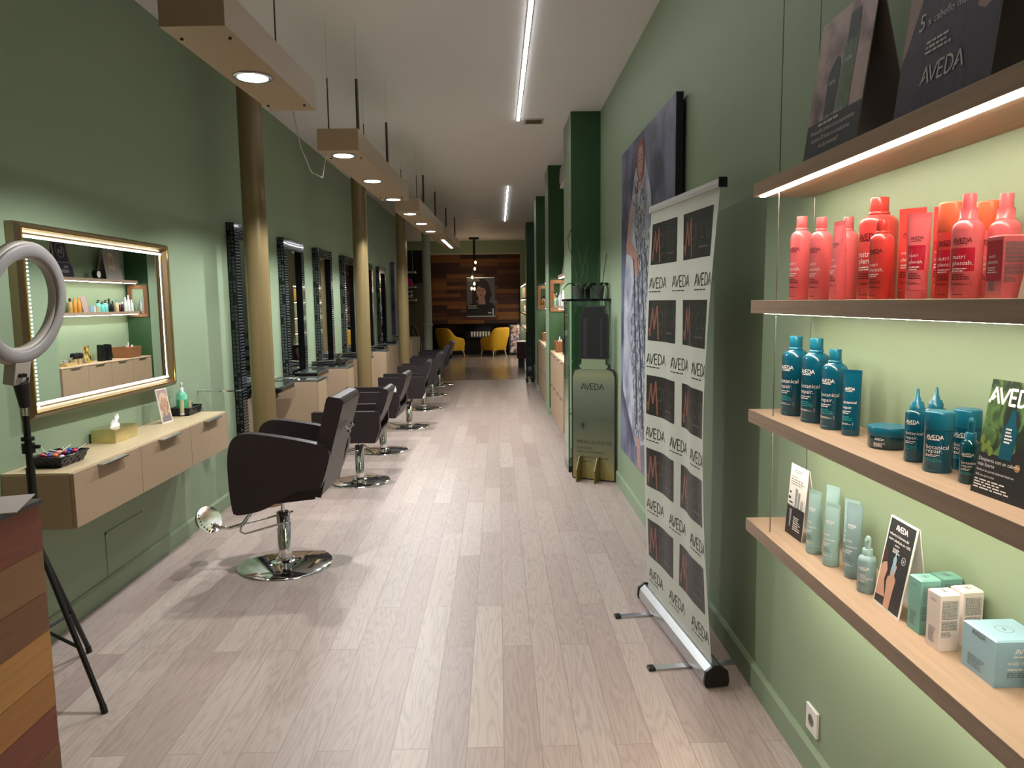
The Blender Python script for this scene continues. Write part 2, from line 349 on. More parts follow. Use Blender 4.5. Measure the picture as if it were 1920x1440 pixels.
MB().tube([(-1.06, 3.99, 2.73), (-1.055, 4.0, 2.6), (-1.06, 4.15, 2.45), (-1.08, 4.45, 2.37), (-1.1, 4.8, 2.4), (-1.1, 4.96, 2.6)], 0.003, 6).build('lamp_cable', offwhite)
tag(bpy.data.objects['lamp_cable'], 'loose pale cable sagging between the first two lamp boxes', 'cable')

# ------------------------------------------------------------------ columns
for i, (x, y, r, mt, lb) in enumerate([(-1.876, 5.85, 0.0905, goldpaint, 'nearest round bronze column in front of the first rhinestone mirror'), (-1.615, 8.85, 0.086, goldpaint, 'second round bronze column down the row of chairs'), (-1.53, 12.0, 0.086, goldpaint, 'third round bronze column down the row of chairs'), (-1.51, 15.9, 0.09, greypaint, 'farthest column, painted grey, before the wooden wall')]):
    t = thing('round_column', lb, 'column', (x, y, 0), group='cast columns along the chairs')
    MB().lathe([(r, 0), (r, CH)], 32).build('shaft', mt, t)
    MB().lathe([(r+0.03, 0.0), (r+0.03, 0.05), (r+0.005, 0.09)], 32).build('base_ring', mt, t)
    if i == 3: MB().lathe([(r, 1.1), (r+.012, 1.11), (r+.012, 1.16), (r, 1.17)], 32).build('collar', mt, t)

# ------------------------------------------------------------------ rhinestone mirrors
def make_stone_mirror():
    W_, Z0, Z1, D = 0.76, 0.12, 2.27, 0.065; fw = 0.115
    t = thing('rhinestone_mirror', '', 'mirror', group='tall rhinestone framed mirrors on the left wall')
    mb = MB()
    def fr(y0, z0, y1, z1): mb.box((0.001, y0, z0), (D, y1, z1))
    fr(0, Z0, fw, Z1); fr(W_-fw, Z0, W_, Z1); fr(fw, Z0, W_-fw, Z0+fw); fr(fw, Z1-fw, W_-fw, Z1)
    R = random.Random(3)
    def pyr(c, n, u, v, h, mi):
        c, n, u, v = Vector(c), Vector(n), Vector(u), Vector(v)
        vs = [c-u-v, c+u-v, c+u+v, c-u+v, c+n*h-u*.4-v*.4, c+n*h+u*.4-v*.4, c+n*h+u*.4+v*.4, c+n*h-u*.4+v*.4]
        mb.add([tuple(p) for p in vs], [(0, 1, 5, 4), (1, 2, 6, 5), (2, 3, 7, 6), (3, 0, 4, 7), (4, 5, 6, 7)], mi)
    X = (1, 0, 0); s = 0.0058
    nz = int((Z1-Z0)/0.025)
    for k in range(nz):
        z = Z0+0.0125+k*0.025
        for c in range(4):
            for yy in (0.016+c*0.027, W_-0.016-c*0.027):
                pyr((D, yy, z), X, (0, s*1.1, 0), (0, 0, s), 0.004, 1)
    for k in range(int((W_-2*fw)/0.025)):
        y = fw+0.0125+k*0.025
        for c in range(4):
            for zz in (Z0+0.016+c*0.027, Z1-0.016-c*0.027):
                pyr((D, y, zz), X, (0, s, 0), (0, 0, s*1.1), 0.004, 1)
    for k in range(int((Z1-Z0)/0.033)):
        z = Z0+0.018+k*0.033
        for x in (0.017, 0.045):
            for yy, nn in ((0, -1), (W_, 1)):
                if R.random() < 0.85: pyr((x, yy, z), (0, nn, 0), (0.0105*-nn, 0, 0), (0, 0, 0.0125), 0.004, 2)
    mb.build('frame', [blackg, bead, sequin], t)
    MB().box((0.01, fw, Z0+fw), (0.03, W_-fw, Z1-fw)).build('glass', mirrorm, t)
    return t
sm = make_stone_mirror()
for i, (y, lb) in enumerate([(6.09, 'nearest rhinestone framed mirror, half behind the first bronze column'), (7.47, 'second rhinestone framed mirror from the front'), (8.86, 'third rhinestone framed mirror, reflecting brown gold'), (10.35, 'fourth rhinestone framed mirror, cut by the second bronze column'), (11.95, 'fifth rhinestone framed mirror, right behind the second bronze column'), (13.42, 'sixth and farthest rhinestone framed mirror')]):
    o = sm if i == 0 else dup(sm)
    o.location = (WL, y, 0); o['label'] = lb

# ------------------------------------------------------------------ worktops and cabinets of the stations
def make_worktop():
    t = thing('glass_worktop', '', 'worktop', group='glass topped worktops under the mirrors')
    MB().box((0.0, 0, -0.05), (0.24, 0.5, -0.012)).build('drawer', blackg, t)
    MB().box((0.0, -0.004, -0.012), (0.244, 0.504, 0)).build('glass_top', dglass, t, bevel=0.001)
    MB().box((0.0, -0.003, -0.006), (0.243, 0.0, 0.001)).build('edge_trim', alu, t)
    MB().box((0.015, 0.2, -0.12), (0.15, 0.3, -0.05)).build('bracket', black, t)
    return t
def make_station():
    t = thing('tall_station_cabinet', '', 'cabinet', group='tall taupe cabinets between the chairs')
    MB().box((0, 0, 0.06), (0.465, 0.34, 0.875)).build('body', taupe, t, bevel=0.002)
    MB().box((0.0, 0.02, 0), (0.42, 0.32, 0.06)).build('plinth', darkmetal, t)
    MB().box((0.466, 0.003, 0.07), (0.482, 0.337, 0.87)).build('door', taupe, t, bevel=0.001)
    f = MB(); f.box((0, 0, 0.875), (0.482, 0.02, 0.893)).box((0, 0.32, 0.875), (0.482, 0.34, 0.893)).box((0.45, 0.02, 0.875), (0.482, 0.32, 0.893)).box((0, 0.02, 0.875), (0.03, 0.32, 0.893))
    f.build('top_rim', alu, t)
    MB().box((0.03, 0.02, 0.8755), (0.45, 0.32, 0.887)).build('glass_top', dglass, t)
    return t
wt = make_worktop(); st = make_station()
ords = ['nearest', 'second', 'third', 'fourth', 'fifth', 'farthest']
for i, y in enumerate([6.09, 7.47, 8.86, 10.35, 11.95, 13.42]):
    o = wt if i == 0 else dup(wt); o.location = (WL+0.068, y+0.17, 0.9); o['label'] = '%s black edged glass worktop below the %s rhinestone mirror' % (ords[i], ords[i] if i else 'first')
for i, y in enumerate([6.94, 8.33, 9.72, 11.2, 12.8, 14.6]):
    o = st if i == 0 else dup(st); o.location = (WL+0.001, y, 0); o['label'] = '%s tall taupe cabinet on the left wall, glass top at bench height' % ords[i]
# things on them
R = random.Random(11)
def dish(x, y, z, lb, rx=0.07, g='chrome ring dishes on the benches'):
    t = thing('chrome_ring_dish', lb, 'dish', (x, y, z), group=g)
    MB().lathe([(rx*0.5, 0), (rx, 0.006), (rx, 0.012), (rx*0.82, 0.012), (rx*0.8, 0.006)], 24).build('dish', chrome, t)
for x, y, z, lb in ((-1.98, 7.05, .893, 'chrome ring dish on the nearest tall cabinet'), (-1.99, 11.44, .893, 'chrome ring dish on the fourth tall cabinet'), (-1.97, 12.95, .893, 'chrome ring dish on the fifth tall cabinet')): dish(x, y, z, lb)
def hairtool(x, y, z, rz, lb):
    t = thing('hair_straightener', lb, 'hair tool', (x, y, z), rz, 'hair tools lying on the benches')
    MB().tube([(-0.13, 0, 0.02), (0.0, 0.01, 0.024), (0.13, 0.0, 0.018)], [0.012, 0.018, 0.014], 10).build('lower_arm', black, t)
    MB().tube([(-0.13, 0, 0.045), (0.0, 0.0, 0.055), (0.13, 0.03, 0.06)], [0.01, 0.014, 0.012], 10).build('upper_arm', darkmetal, t)
    MB().tube([(-0.13, 0, 0.02), (-0.2, 0.05, 0.012), (-0.16, 0.12, 0.01), (-0.05, 0.1, 0.008)], 0.004, 6).build('cord', black, t)
hairtool(-2.02, 8.36+.12, .893, .1, 'black hair straightener on the second tall cabinet')
hairtool(-2.03, 9.78, .893, .1, 'black and chrome hair tools lying on the third tall cabinet')
hairtool(-1.98, 9.27, .9, 1.5, 'black hair straightener on the third glass worktop')
hairtool(-1.98, 11.24, .893, .3, 'dark hair tool on the fourth tall cabinet')
def dryer(x, y, z, rz, lb):
    t = thing('hair_dryer', lb, 'hair dryer', (x, y, z), rz, 'hair dryers on the benches')
    MB().tube([(-0.1, 0, 0.06), (-0.06, 0, 0.06), (0.06, 0, 0.06), (0.13, 0, 0.06)], [0.035, 0.04, 0.034, 0.026], 14).build('barrel', darkmetal, t)
    MB().tube([(-0.03, 0, 0.05), (-0.01, 0.06, 0.02), (0.0, 0.12, 0.018)], [0.016, 0.015, 0.013], 10).build('handle', black, t)
dryer(-1.84, 9.98, .893, 1.3, 'grey hair dryer hanging over the edge of the third tall cabinet')
dryer(-1.82, 8.56, .893, 1.4, 'small dark hair dryer on the second tall cabinet')

# ------------------------------------------------------------------ styling chairs
def arm_outline(): return [(-0.217, 0.685), (-0.212, 0.76), (-0.2, 0.81), (-0.178, 0.847), (-0.14, 0.869), (-0.095, 0.874), (-0.02, 0.867), (0.144, 0.841), (0.30, 0.808), (0.345, 0.79), (0.368, 0.762), (0.371, 0.73), (0.345, 0.64), (0.314, 0.555), (0.3, 0.545), (0.233, 0.541), (0.175, 0.532), (0.102, 0.497), (0.04, 0.458), (-0.03, 0.424), (-0.108, 0.404), (-0.193, 0.394), (-0.205, 0.44), (-0.215, 0.56)]
def base_parts(t, rd, zt, coll=0.33):
    MB().lathe([(rd, 0), (rd, 0.008), (rd-0.012, 0.014), (0.1, 0.028), (0.055, 0.032), (0.046, 0.04)], 48).build('base_plate', chrome, t)
    MB().lathe([(0.041, 0.03), (0.041, coll), (0.03, coll+0.005)], 28).build('hydraulic_column', chrome, t)
    MB().lathe([(0.012, coll), (0.012, zt)], 14).build('piston', chrome, t)
def chaikin(p, keep=()):
    o = []
    for i in range(len(p)):
        a, b = p[i], p[(i+1) % len(p)]
        o += [(a[0]*.75+b[0]*.25, a[1]*.75+b[1]*.25), (a[0]*.25+b[0]*.75, a[1]*.25+b[1]*.75)]
    return o
t = thing('styling_chair', 'nearest dark brown styling chair with curved armrests and a footrest', 'chair', (-1.34, 4.44, 0))
base_parts(t, 0.29, 0.5, 0.335)
for yy in (-0.285, 0.215): MB().prism(chaikin(arm_outline()), 'y', yy, yy+0.065).build('armrest', leather, t, bevel=0.014, seg=3)
MB().prism([(-0.19, 0.42), (0.26, 0.47), (0.28, 0.6), (-0.18, 0.58)], 'y', -0.218, 0.213).build('seat', leather, t, bevel=0.03, seg=4)
bk = MB()
for y0, y1, k in ((-0.235, 0.23, 0),):
    bk.prism([(0.365, 1.075), (0.43, 1.065), (0.452, 1.045), (0.44, 1.0), (0.372, 0.76), (0.30, 0.482), (0.217, 0.495), (0.23, 0.58), (0.30, 0.85), (0.352, 1.06)], 'y', y0, y1)
bk.build('backrest', leather, t, bevel=0.018, seg=3)
MB().tube([(0.418, -0.07, 0.88), (0.435, -0.07, 0.86), (0.435, 0.07, 0.86), (0.418, 0.07, 0.88)], 0.006).lathe([(0.012, 0.83), (0.012, 0.85)], 10, c=(0.43, -0.02)).build('back_lever', chrome, t)
fr = MB()
fr.tube([(0.06, -0.06, 0.32), (0.045, -0.06, 0.29), (-0.22, -0.055, 0.215), (-0.255, -0.04, 0.225), (-0.262, 0, 0.24), (-0.255, 0.04, 0.25), (-0.22, 0.055, 0.255), (0.045, 0.06, 0.32)], 0.0065)
fr.tube([(-0.17, 0, 0.45), (-0.2, 0, 0.33), (-0.25, 0, 0.26), (-0.33, 0, 0.235), (-0.4, 0, 0.24), (-0.45, 0, 0.27)], 0.012, 10)
fr.tube([(0.03, -0.066, 0.325), (0.055, -0.066, 0.325), (0.06, -0.066, 0.26)], 0.007)
fr.build('footrest_bar', chrome, t)
fp = MB(); fp.M = Matrix.Translation((-0.46, 0, 0.29)) @ Matrix.Rotation(math.radians(58), 4, 'Y')
fp.loft([(-0.006, 0.085, 0.15), (0.006, 0.085, 0.15)], 28)
for k in range(-3, 4): fp.box((k*0.02-0.005, -0.12+abs(k)*0.012, 0.006), (k*0.02+0.005, 0.12-abs(k)*0.012, 0.011))
fp.build('footrest_plate', chrome, t)
t.rotation_euler = (0, 0, math.radians(-1))

def make_box_chair():
    t = thing('styling_chair', '', 'chair', group='boxy dark brown styling chairs in a row')
    base_parts(t, 0.27, 0.42, 0.33)
    for yy in (-0.275, 0.21):
        MB().prism([(-0.35, 0.675), (0.235, 0.675), (0.235, 0.53), (0.19, 0.4), (-0.35, 0.405)], 'y', yy, yy+0.065).build('armrest', leather, t, bevel=0.012, seg=3)
    MB().prism([(-0.33, 0.42), (0.16, 0.42), (0.14, 0.49), (-0.33, 0.53)], 'y', -0.208, 0.208).build('seat', leather, t, bevel=0.02, seg=3)
    MB().prism([(-0.3, 0.395), (0.19, 0.395), (0.235, 0.5), (0.215, 0.51), (0.17, 0.417), (-0.3, 0.417)], 'y', -0.208, 0.208).build('seat_shell', leather, t, bevel=0.006)
    MB().prism([(0.14, 0.545), (0.2, 0.535), (0.275, 0.72), (0.31, 0.835), (0.295, 0.862), (0.255, 0.868), (0.235, 0.85), (0.2, 0.74)], 'y', -0.208, 0.208).build('backrest', leather, t, bevel=0.014, seg=3)
    MB().tube([(0.0, -0.05, 0.3), (-0.2, -0.06, 0.26), (-0.3, -0.15, 0.24), (-0.3, 0.15, 0.24), (-0.2, 0.06, 0.26), (0.0, 0.05, 0.3)], 0.007).build('footrest', chrome, t)
    MB().tube([(0.03, 0, 0.34), (0.1, -0.02, 0.3), (0.2, -0.02, 0.285)], 0.006).build('pump_lever', chrome, t)
    return t
bc = make_box_chair()
for i, (x, y, rz, lb) in enumerate([(-1.27, 6.57, 0, 'first boxy styling chair, just behind the curved one'), (-1.275, 7.95, -2, 'second boxy styling chair from the front'), (-1.175, 9.51, 1, 'third boxy styling chair from the front, middle of the row'), (-1.15, 11.15, -1, 'fourth boxy styling chair from the front'), (-1.17, 12.8, 2, 'fifth boxy styling chair, before the last one'), (-1.17, 14.4, -3, 'last boxy styling chair, on the edge of the darker floor')]):
    o = bc if i == 0 else dup(bc); o.location = (x, y, 0); o.rotation_euler = (0, 0, math.radians(rz)); o['label'] = lb
t = thing('spray_bottle', 'small white bottle standing on the seat of the second boxy chair', 'bottle', (-1.1, 7.72, 0.676))
MB().lathe([(0.02, 0), (0.02, 0.03), (0.012, 0.04)], 16).build('body', white, t)
MB().lathe([(0.014, 0.04), (0.014, 0.055)], 16).build('cap', white, t)

# ------------------------------------------------------------------ big lit mirror on the near left wall
t = thing('lit_mirror', 'wide gold framed mirror with led strips over the floating drawers', 'mirror', (WL, 3.37, 1.09), math.radians(-.8))
W_, H_ = 1.475, 0.9; X0, X1 = 0.002, 0.05
prof = [(0, X0), (0, 0.04), (0.012, 0.058), (0.03, 0.052), (0.045, 0.03), (0.055, 0.026), (0.06, X0)]   # (inset, x)
fb = MB(); n = len(prof); vs = []
for (cy, cz, sy, sz) in ((0, 0, 1, 1), (W_, 0, -1, 1), (W_, H_, -1, -1), (0, H_, 1, -1)):
    vs += [(x, cy+sy*i_, cz+sz*i_) for i_, x in prof]
fb.add(vs, [(k*n+i, ((k+1) % 4)*n+i, ((k+1) % 4)*n+i+1, k*n+i+1) for k in range(4) for i in range(n-1)], 0, False)
fb.build('frame', champ, t)
vs = []; fb = MB(); ins, w2 = 0.024, 0.006
fb.box((0.054, ins, ins), (0.059, W_-ins, ins+w2)).box((0.054, ins, H_-ins-w2), (0.059, W_-ins, H_-ins)).box((0.054, ins, ins), (0.059, ins+w2, H_-ins)).box((0.054, W_-ins-w2, ins), (0.059, W_-ins, H_-ins))
fb.build('gold_edge', goldm, t)
MB().box((0.012, 0.055, 0.055), (0.018, W_-0.055, H_-0.055)).build('glass', mirrorm, t)
a, b = 0.056, 0.064
for q in ((a, a, W_-a, b), (a, H_-b, W_-a, H_-a), (a, b, b, H_-b), (W_-a-.003, b, W_-a, H_-b)):
    MB().box((0.0185, q[0], q[1]), (0.0195 if q[0] > 1 else 0.03, q[2], q[3])).build('light_strip', ledm, t)
dd = MB()
for k in range(int(H_/0.022)):
    for yy in (0.053, 0.081): dd.sphere((0.035, yy, 0.05+k*0.0185), 0.0045, seg=6, rings=4)
dd.build('led_dot_row', ledm, t)

# ------------------------------------------------------------------ floating drawers
t = thing('floating_drawer_unit', 'wall hung taupe unit with three drawers under the lit mirror', 'drawer unit', (WL, 3.2, 0))
MB().box((0.002, 0, 0.625), (0.295, 1.85, 0.868)).build('body', taupe, t)
MB().box((0.002, 0.0, 0.868), (0.3, 1.85, 0.878)).build('worktop', taupetop, t)
for k, (y0, y1) in enumerate(((0.004, 0.613), (0.617, 1.24), (1.244, 1.846))):
    d = MB().box((0.297, y0, 0.628), (0.315, y1, 0.874)).build('drawer', taupe, t, bevel=0.001)
    h0 = (0.2, 0.82, 1.44)[k]
    MB().prism([(0.316, 0.874), (0.345, 0.872), (0.345, 0.866), (0.3165, 0.868)], 'y', h0, h0+0.235).build('handle', alu, d)

def tray(name, label, loc, rz, wx, wy, h, mt, splay=0.018, g=None, cat='basket'):
    t = thing(name, label, cat, loc, rz, g); mb = MB(); th = 0.006
    def ring(a, b, z): return [(-a, -b, z), (a, -b, z), (a, b, z), (-a, b, z)]
    A, B = wx/2, wy/2
    o0, o1 = ring(A-splay, B-splay, 0), ring(A, B, h); i1, i0 = ring(A-th, B-th, h), ring(A-splay-th, B-splay-th, th)
    mb.add(o0+o1+i1+i0, [(k+4*j, (k+1) % 4+4*j, (k+1) % 4+4*(j+1), k+4*(j+1)) for j in range(3) for k in range(4)]+[(3, 2, 1, 0), (12, 13, 14, 15)])
    # woven straps
    rows, cols_ = max(3, int(h/0.02)), 8
    for sgn in (-1, 1):
        for r_ in range(rows):
            for c in range(cols_):
                if (r_+c) % 2: continue
                z0, z1 = h*(r_+0.12)/rows, h*(r_+0.88)/rows
                f0, f1 = splay*(1-z0/h), splay*(1-z1/h)
                u0, u1 = -1+2*(c+0.06)/cols_, -1+2*(c+0.94)/cols_
                e = 0.003
                mb.add([(sgn*(A-f0+e), u0*(B-f0), z0), (sgn*(A-f0+e), u1*(B-f0), z0), (sgn*(A-f1+e), u1*(B-f1), z1), (sgn*(A-f1+e), u0*(B-f1), z1)], [(0, 1, 2, 3)])
                mb.add([(u0*(A-f0), sgn*(B-f0+e), z0), (u1*(A-f0), sgn*(B-f0+e), z0), (u1*(A-f1), sgn*(B-f1+e), z1), (u0*(A-f1), sgn*(B-f1+e), z1)], [(0, 1, 2, 3)])
    mb.build('woven_body', mt, t)
    rm = MB(); rm.tube([(-A, -B, h), (A, -B, h), (A, B, h), (-A, B, h), (-A, -B, h)], 0.0045, 6); rm.build('rim', mt, t)
    return t
tray('candy_basket', 'black woven basket of lollipops on the near end of the drawers', (-2.045, 3.4, 0.878), 0.0, 0.145, 0.22, 0.05, bwicker)
cols3 = [(190, 40, 50), (60, 40, 120), (230, 120, 50), (240, 210, 220), (40, 90, 160), (220, 60, 110)]
for k in range(12):
    a = -0.042+0.028*(k % 4)+R.uniform(-.003, .003); b_ = -0.06+0.06*(k//4)+R.uniform(-.008, .008); zz = 0.878+0.042+R.uniform(0, 0.012)
    cc = cols3[k % 6]
    t = thing('lollipop', 'wrapped lollipop heaped in the black woven basket', 'sweet', (-2.045+a, 3.4+b_, zz), R.uniform(0, 6), 'lollipops in the black basket')
    MB().sphere((0, 0, 0), (0.013, 0.013, 0.011)).build('sweet', mat('wrapper_%d' % (k % 6), cc, 0.25), t)
    MB().tube([(0.01, 0, 0.003), (0.05+R.uniform(0, .015), 0, 0.012+R.uniform(0, 0.03))], 0.0018, 6).build('stick', white, t)
t = thing('tissue_box', 'brushed gold tissue box with a tissue sticking out', 'tissue box', (-2.11, 4.02, 0.878))
MB().box((-0.065, -0.122, 0), (0.065, 0.122, 0.072)).build('box', brass, t, bevel=0.002)
ts = MB(); N_ = 14; vs = []
for j in range(7):
    for i in range(N_):
        an = 2*PI*i/N_; h = j/6; rr = 0.035*(1-h*0.75)+0.006*math.sin(3*an+j)
        vs.append((rr*math.cos(an)*0.5+0.004*math.sin(j*2), rr*math.sin(an)*1.1+h*0.03, 0.072+h*0.062+0.008*math.sin(2*an)*h))
ts.add(vs, [(j*N_+i, j*N_+(i+1) % N_, (j+1)*N_+(i+1) % N_, (j+1)*N_+i) for j in range(6) for i in range(N_)], 0, True); ts.build('tissue', tissue, t)

skin = mat('printed_skin', (196, 150, 128), 0.5); hairblond = mat('printed_blond_hair', (206, 180, 150), 0.5); lipm = mat('printed_lips', (150, 50, 52), 0.5)
pgrey = mat('printed_grey', (130, 120, 118), 0.5); pdark = mat('printed_charcoal', (34, 32, 34), 0.5); pinkish = mat('printed_dusty_pink', (172, 142, 140), 0.5)
hairdark = mat('printed_dark_hair', (26, 22, 24), 0.5)
def portrait(mb, mp, cx, cy, s, mi_hair, mi_skin, mi_lip, mi_eye, n=0.001, wavy=True):
    """simple printed head and shoulders, s = head height"""
    mb.flat(mp, [ell(cx, cy-0.05*s, 0.52*s, 0.66*s)], mi_hair, n)
    mb.flat(mp, [[(cx-0.55*s, cy-0.9*s), (cx-0.42*s, cy), (cx+0.42*s, cy), (cx+0.55*s, cy-0.9*s)]], mi_hair, n)
    mb.flat(mp, [[(cx-0.14*s, cy-0.85*s), (cx+0.14*s, cy-0.85*s), (cx+0.13*s, cy-0.3*s), (cx-0.13*s, cy-0.3*s)]], mi_skin, n*1.5)
    mb.flat(mp, [ell(cx, cy-0.03*s, 0.31*s, 0.44*s)], mi_skin, n*2)
    mb.flat(mp, [[(cx-0.34*s, cy+0.5*s), (cx-0.36*s, cy+0.05*s), (cx-0.12*s, cy+0.32*s), (cx+0.3*s, cy+0.2*s), (cx+0.36*s, cy), (cx+0.34*s, cy+0.5*s)]], mi_hair, n*2.5)
    for q in (-1, 1):
        mb.flat(mp, [ell(cx+q*0.13*s, cy+0.02*s, 0.055*s, 0.022*s, 10), rect(cx+q*0.13*s-0.07*s, cy+0.08*s, cx+q*0.13*s+0.07*s, cy+0.1*s)], mi_eye, n*3)
    mb.flat(mp, [[(cx-0.02*s, cy-0.14*s), (cx+0.045*s, cy-0.15*s), (cx+0.01*s, cy-0.02*s)]], mi_eye, n*3)
    mb.flat(mp, [ell(cx, cy-0.25*s, 0.1*s, 0.035*s, 12)], mi_lip, n*3)
# framed photo card
t = thing('photo_card', 'white edged card with a blonde portrait leaning by the wall behind the tissue box', 'card', (-2.095, 4.6, 0.878), 0.0)
U = Vector((0.3, 1, 0)).normalized()
mp = plane((0, -0.04, 0), (-0.25, -1, 0), (-0.16, 0, 1)); mp = plane((0.01, -0.06, 0.0), (0.12, 1, 0), (-0.16, 0, 1))
mb = MB(); H_ = 0.215; W_ = 0.115
mb.add([mp(0, 0, -0.006), mp(W_, 0, -0.006), mp(W_, H_, -0.006), mp(0, H_, -0.006), mp(0, 0, 0), mp(W_, 0, 0), mp(W_, H_, 0), mp(0, H_, 0)], [(0, 3, 2, 1), (4, 5, 6, 7), (0, 1, 5, 4), (1, 2, 6, 5), (2, 3, 7, 6), (3, 0, 4, 7)])
mb.flat(mp, [rect(0.006, 0.006, W_-0.006, H_-0.006)], 1, 0.0003)
mb.flat(mp, [[(0.01, 0.01), (W_-0.01, 0.01), (W_-0.02, 0.06), (0.03, 0.065)]], 5, 0.0006)
portrait(mb, mp, 0.06, 0.13, 0.1, 2, 3, 4, 5, 0.0005)
mb.build('photo_panel', [paper, pinkish, hairblond, skin, lipm, pgrey], t)
tray('toiletries_tray', 'black woven tray holding soap at the far end of the drawers', (-2.11, 4.95, 0.878), 0.0, 0.13, 0.2, 0.05, bwicker, 0.008, cat='tray')
t = thing('soap_dispenser', 'clear pump bottle of green soap in the black tray', 'soap', (-2.115, 4.9, 0.885))
MB().loft([(0, .034, .034), (0.13, .034, .034), (0.15, .02, .02), (0.16, .013, .013)], 20).build('body', mat('green_soap_bottle', (120, 205, 170), 0.15, coat=0.5), t)
MB().loft([(0.03, .0345, .0345), (0.1, .0345, .0345)], 20, cap=False).build('label_band', mat('bright_green_label', (60, 170, 120), 0.4), t)
MB().lathe([(0.014, 0.158), (0.014, 0.175), (0.005, 0.177), (0.005, 0.2), (0.011, 0.2), (0.011, 0.21)], 16).tube([(0, 0, .206), (0.02, -0.03, .206), (0.02, -0.04, 0.2)], 0.004, 6).build('pump', white, t)
for dy, dx, hh, cc, lb in ((-0.05, 0.02, 0.1, (196, 190, 150), 'beige squeeze tube standing in the black tray, left of the soap'), (0.03, 0.035, 0.085, (190, 180, 140), 'beige tube standing in the black tray in front of the soap'), (0.06, 0.03, 0.07, (70, 80, 66), 'tiny glass dropper bottle in the black tray')):
    t = thing('small_tube', lb, 'tube', (-2.115+dx, 4.9+dy, 0.885)); MB().loft([(0, .014, .014), (hh*.7, .014, .013), (hh, .016, .004)], 16).build('body', mat('tube_%d' % int(hh*1000), cc, 0.4), t)
    MB().loft([(-0.0, .0145, .0145), (0.014, .0145, .0145)], 16).build('cap', white, t)
t = thing('wall_towel_ring', 'chrome tray ring sticking out of the left wall past the drawers', 'holder', (WL, 5.35, 0.99))
MB().tube([(0.002, 0, 0), (0.12, 0, 0)], 0.008).build('arm', chrome, t)
MB().loft([(-0.004, 0.13, 0.09, 0.2, 0), (0.006, 0.13, 0.09, 0.2, 0)], 28).build('ring_tray', chrome, t)

# ------------------------------------------------------------------ ring light on a tripod
t = thing('ring_light', 'large white ring light on a black tripod behind the wooden desk', 'ring light', (-1.9, 2.955, 0))
nrm = Vector((0.985, -0.05, -0.17)).normalized(); rc = Vector((0.062, -0.04, 1.615))
uu = nrm.cross(Vector((0, 0, 1))).normalized(); vv = uu.cross(nrm)
RO, RI, D = 0.243, 0.176, 0.04; Sg = 56
def ringmesh(ro, ri, d0, d1, bev=0.006):
    mb = MB(); vs = []
    prof = [(ro, d0), (ro, d1-bev), (ro-bev, d1), (ri+bev, d1), (ri, d1-bev), (ri, d0)]
    for i in range(Sg):
        a = 2*PI*i/Sg; dr = uu*math.cos(a)+vv*math.sin(a)
        for r_, d_ in prof: vs.append(tuple(rc+dr*r_+nrm*d_))
    k = len(prof); mb.add(vs, [(i*k+j, i*k+(j+1) % k, ((i+1) % Sg)*k+(j+1) % k, ((i+1) % Sg)*k+j) for i in range(Sg) for j in range(k)], 0, True); return mb
ringmesh(RO, RI, -0.03, 0.0).build('housing', offwhite, t)
ringmesh(RO-0.008, RI+0.008, 0.0, 0.012).build('diffuser', mat('frosted_grey_diffuser', (148, 142, 142), 0.5), t)
c0 = rc-vv*(RO+0.035)
mb = MB(); mb.M = Matrix.Translation(c0-nrm*0.01) @ Matrix((uu, nrm, vv)).transposed().to_4x4()
mb.box((-0.045, -0.025, -0.04), (0.045, 0.022, 0.05))
cb = mb.build('control_box', offwhite, t, bevel=0.004)
mb2 = MB(); mb2.M = mb.M
mb2.tube([(0.02, 0.022, 0.0), (0.02, 0.035, 0)], 0.008, 12).tube([(-0.0, 0.022, 0.0), (-0.0, 0.035, 0)], 0.008, 12); mb2.box((-0.035, 0.0221, -0.03), (-0.022, 0.024, -0.012)); mb2.build('dial', black, cb)
z_ = c0.z-0.04
MB().tube([(c0.x, c0.y, z_+0.01), (0.0, 0, z_-0.09)], [0.028, 0.02], 12).build('swivel_head', black, t)
MB().tube([(0, 0, z_-0.14), (0, 0, z_-0.08)], 0.009, 12).build('chrome_neck', chrome, t)
MB().tube([(0, 0, 0.95), (0, 0, z_-0.13)], 0.013, 12).tube([(0, 0, 0.25), (0, 0, 0.96)], 0.017, 12).build('pole', black, t)
MB().lathe([(0.024, 1.02), (0.024, 1.06)], 12).lathe([(0.024, 1.07), (0.024, 1.085)], 12).tube([(0, 0, 1.045), (0.045, 0, 1.045)], 0.008).build('clamp', black, t)
for a in (math.radians(-28), math.radians(95), math.radians(235)):
    ca, sa = math.cos(a), math.sin(a); RL = 0.36
    MB().tube([(0.02*ca, 0.02*sa, 0.62), (RL*ca, RL*sa, 0.012)], 0.011, 8).tube([(RL*ca-.01*ca, RL*sa-.01*sa, 0.03), (RL*ca, RL*sa, 0.0)], 0.013, 8).build('leg', black, t)
    MB().tube([(0.015*ca, 0.015*sa, 0.27), (RL*.62*ca, RL*.62*sa, 0.245)], 0.007, 6).build('leg_brace', black, t)

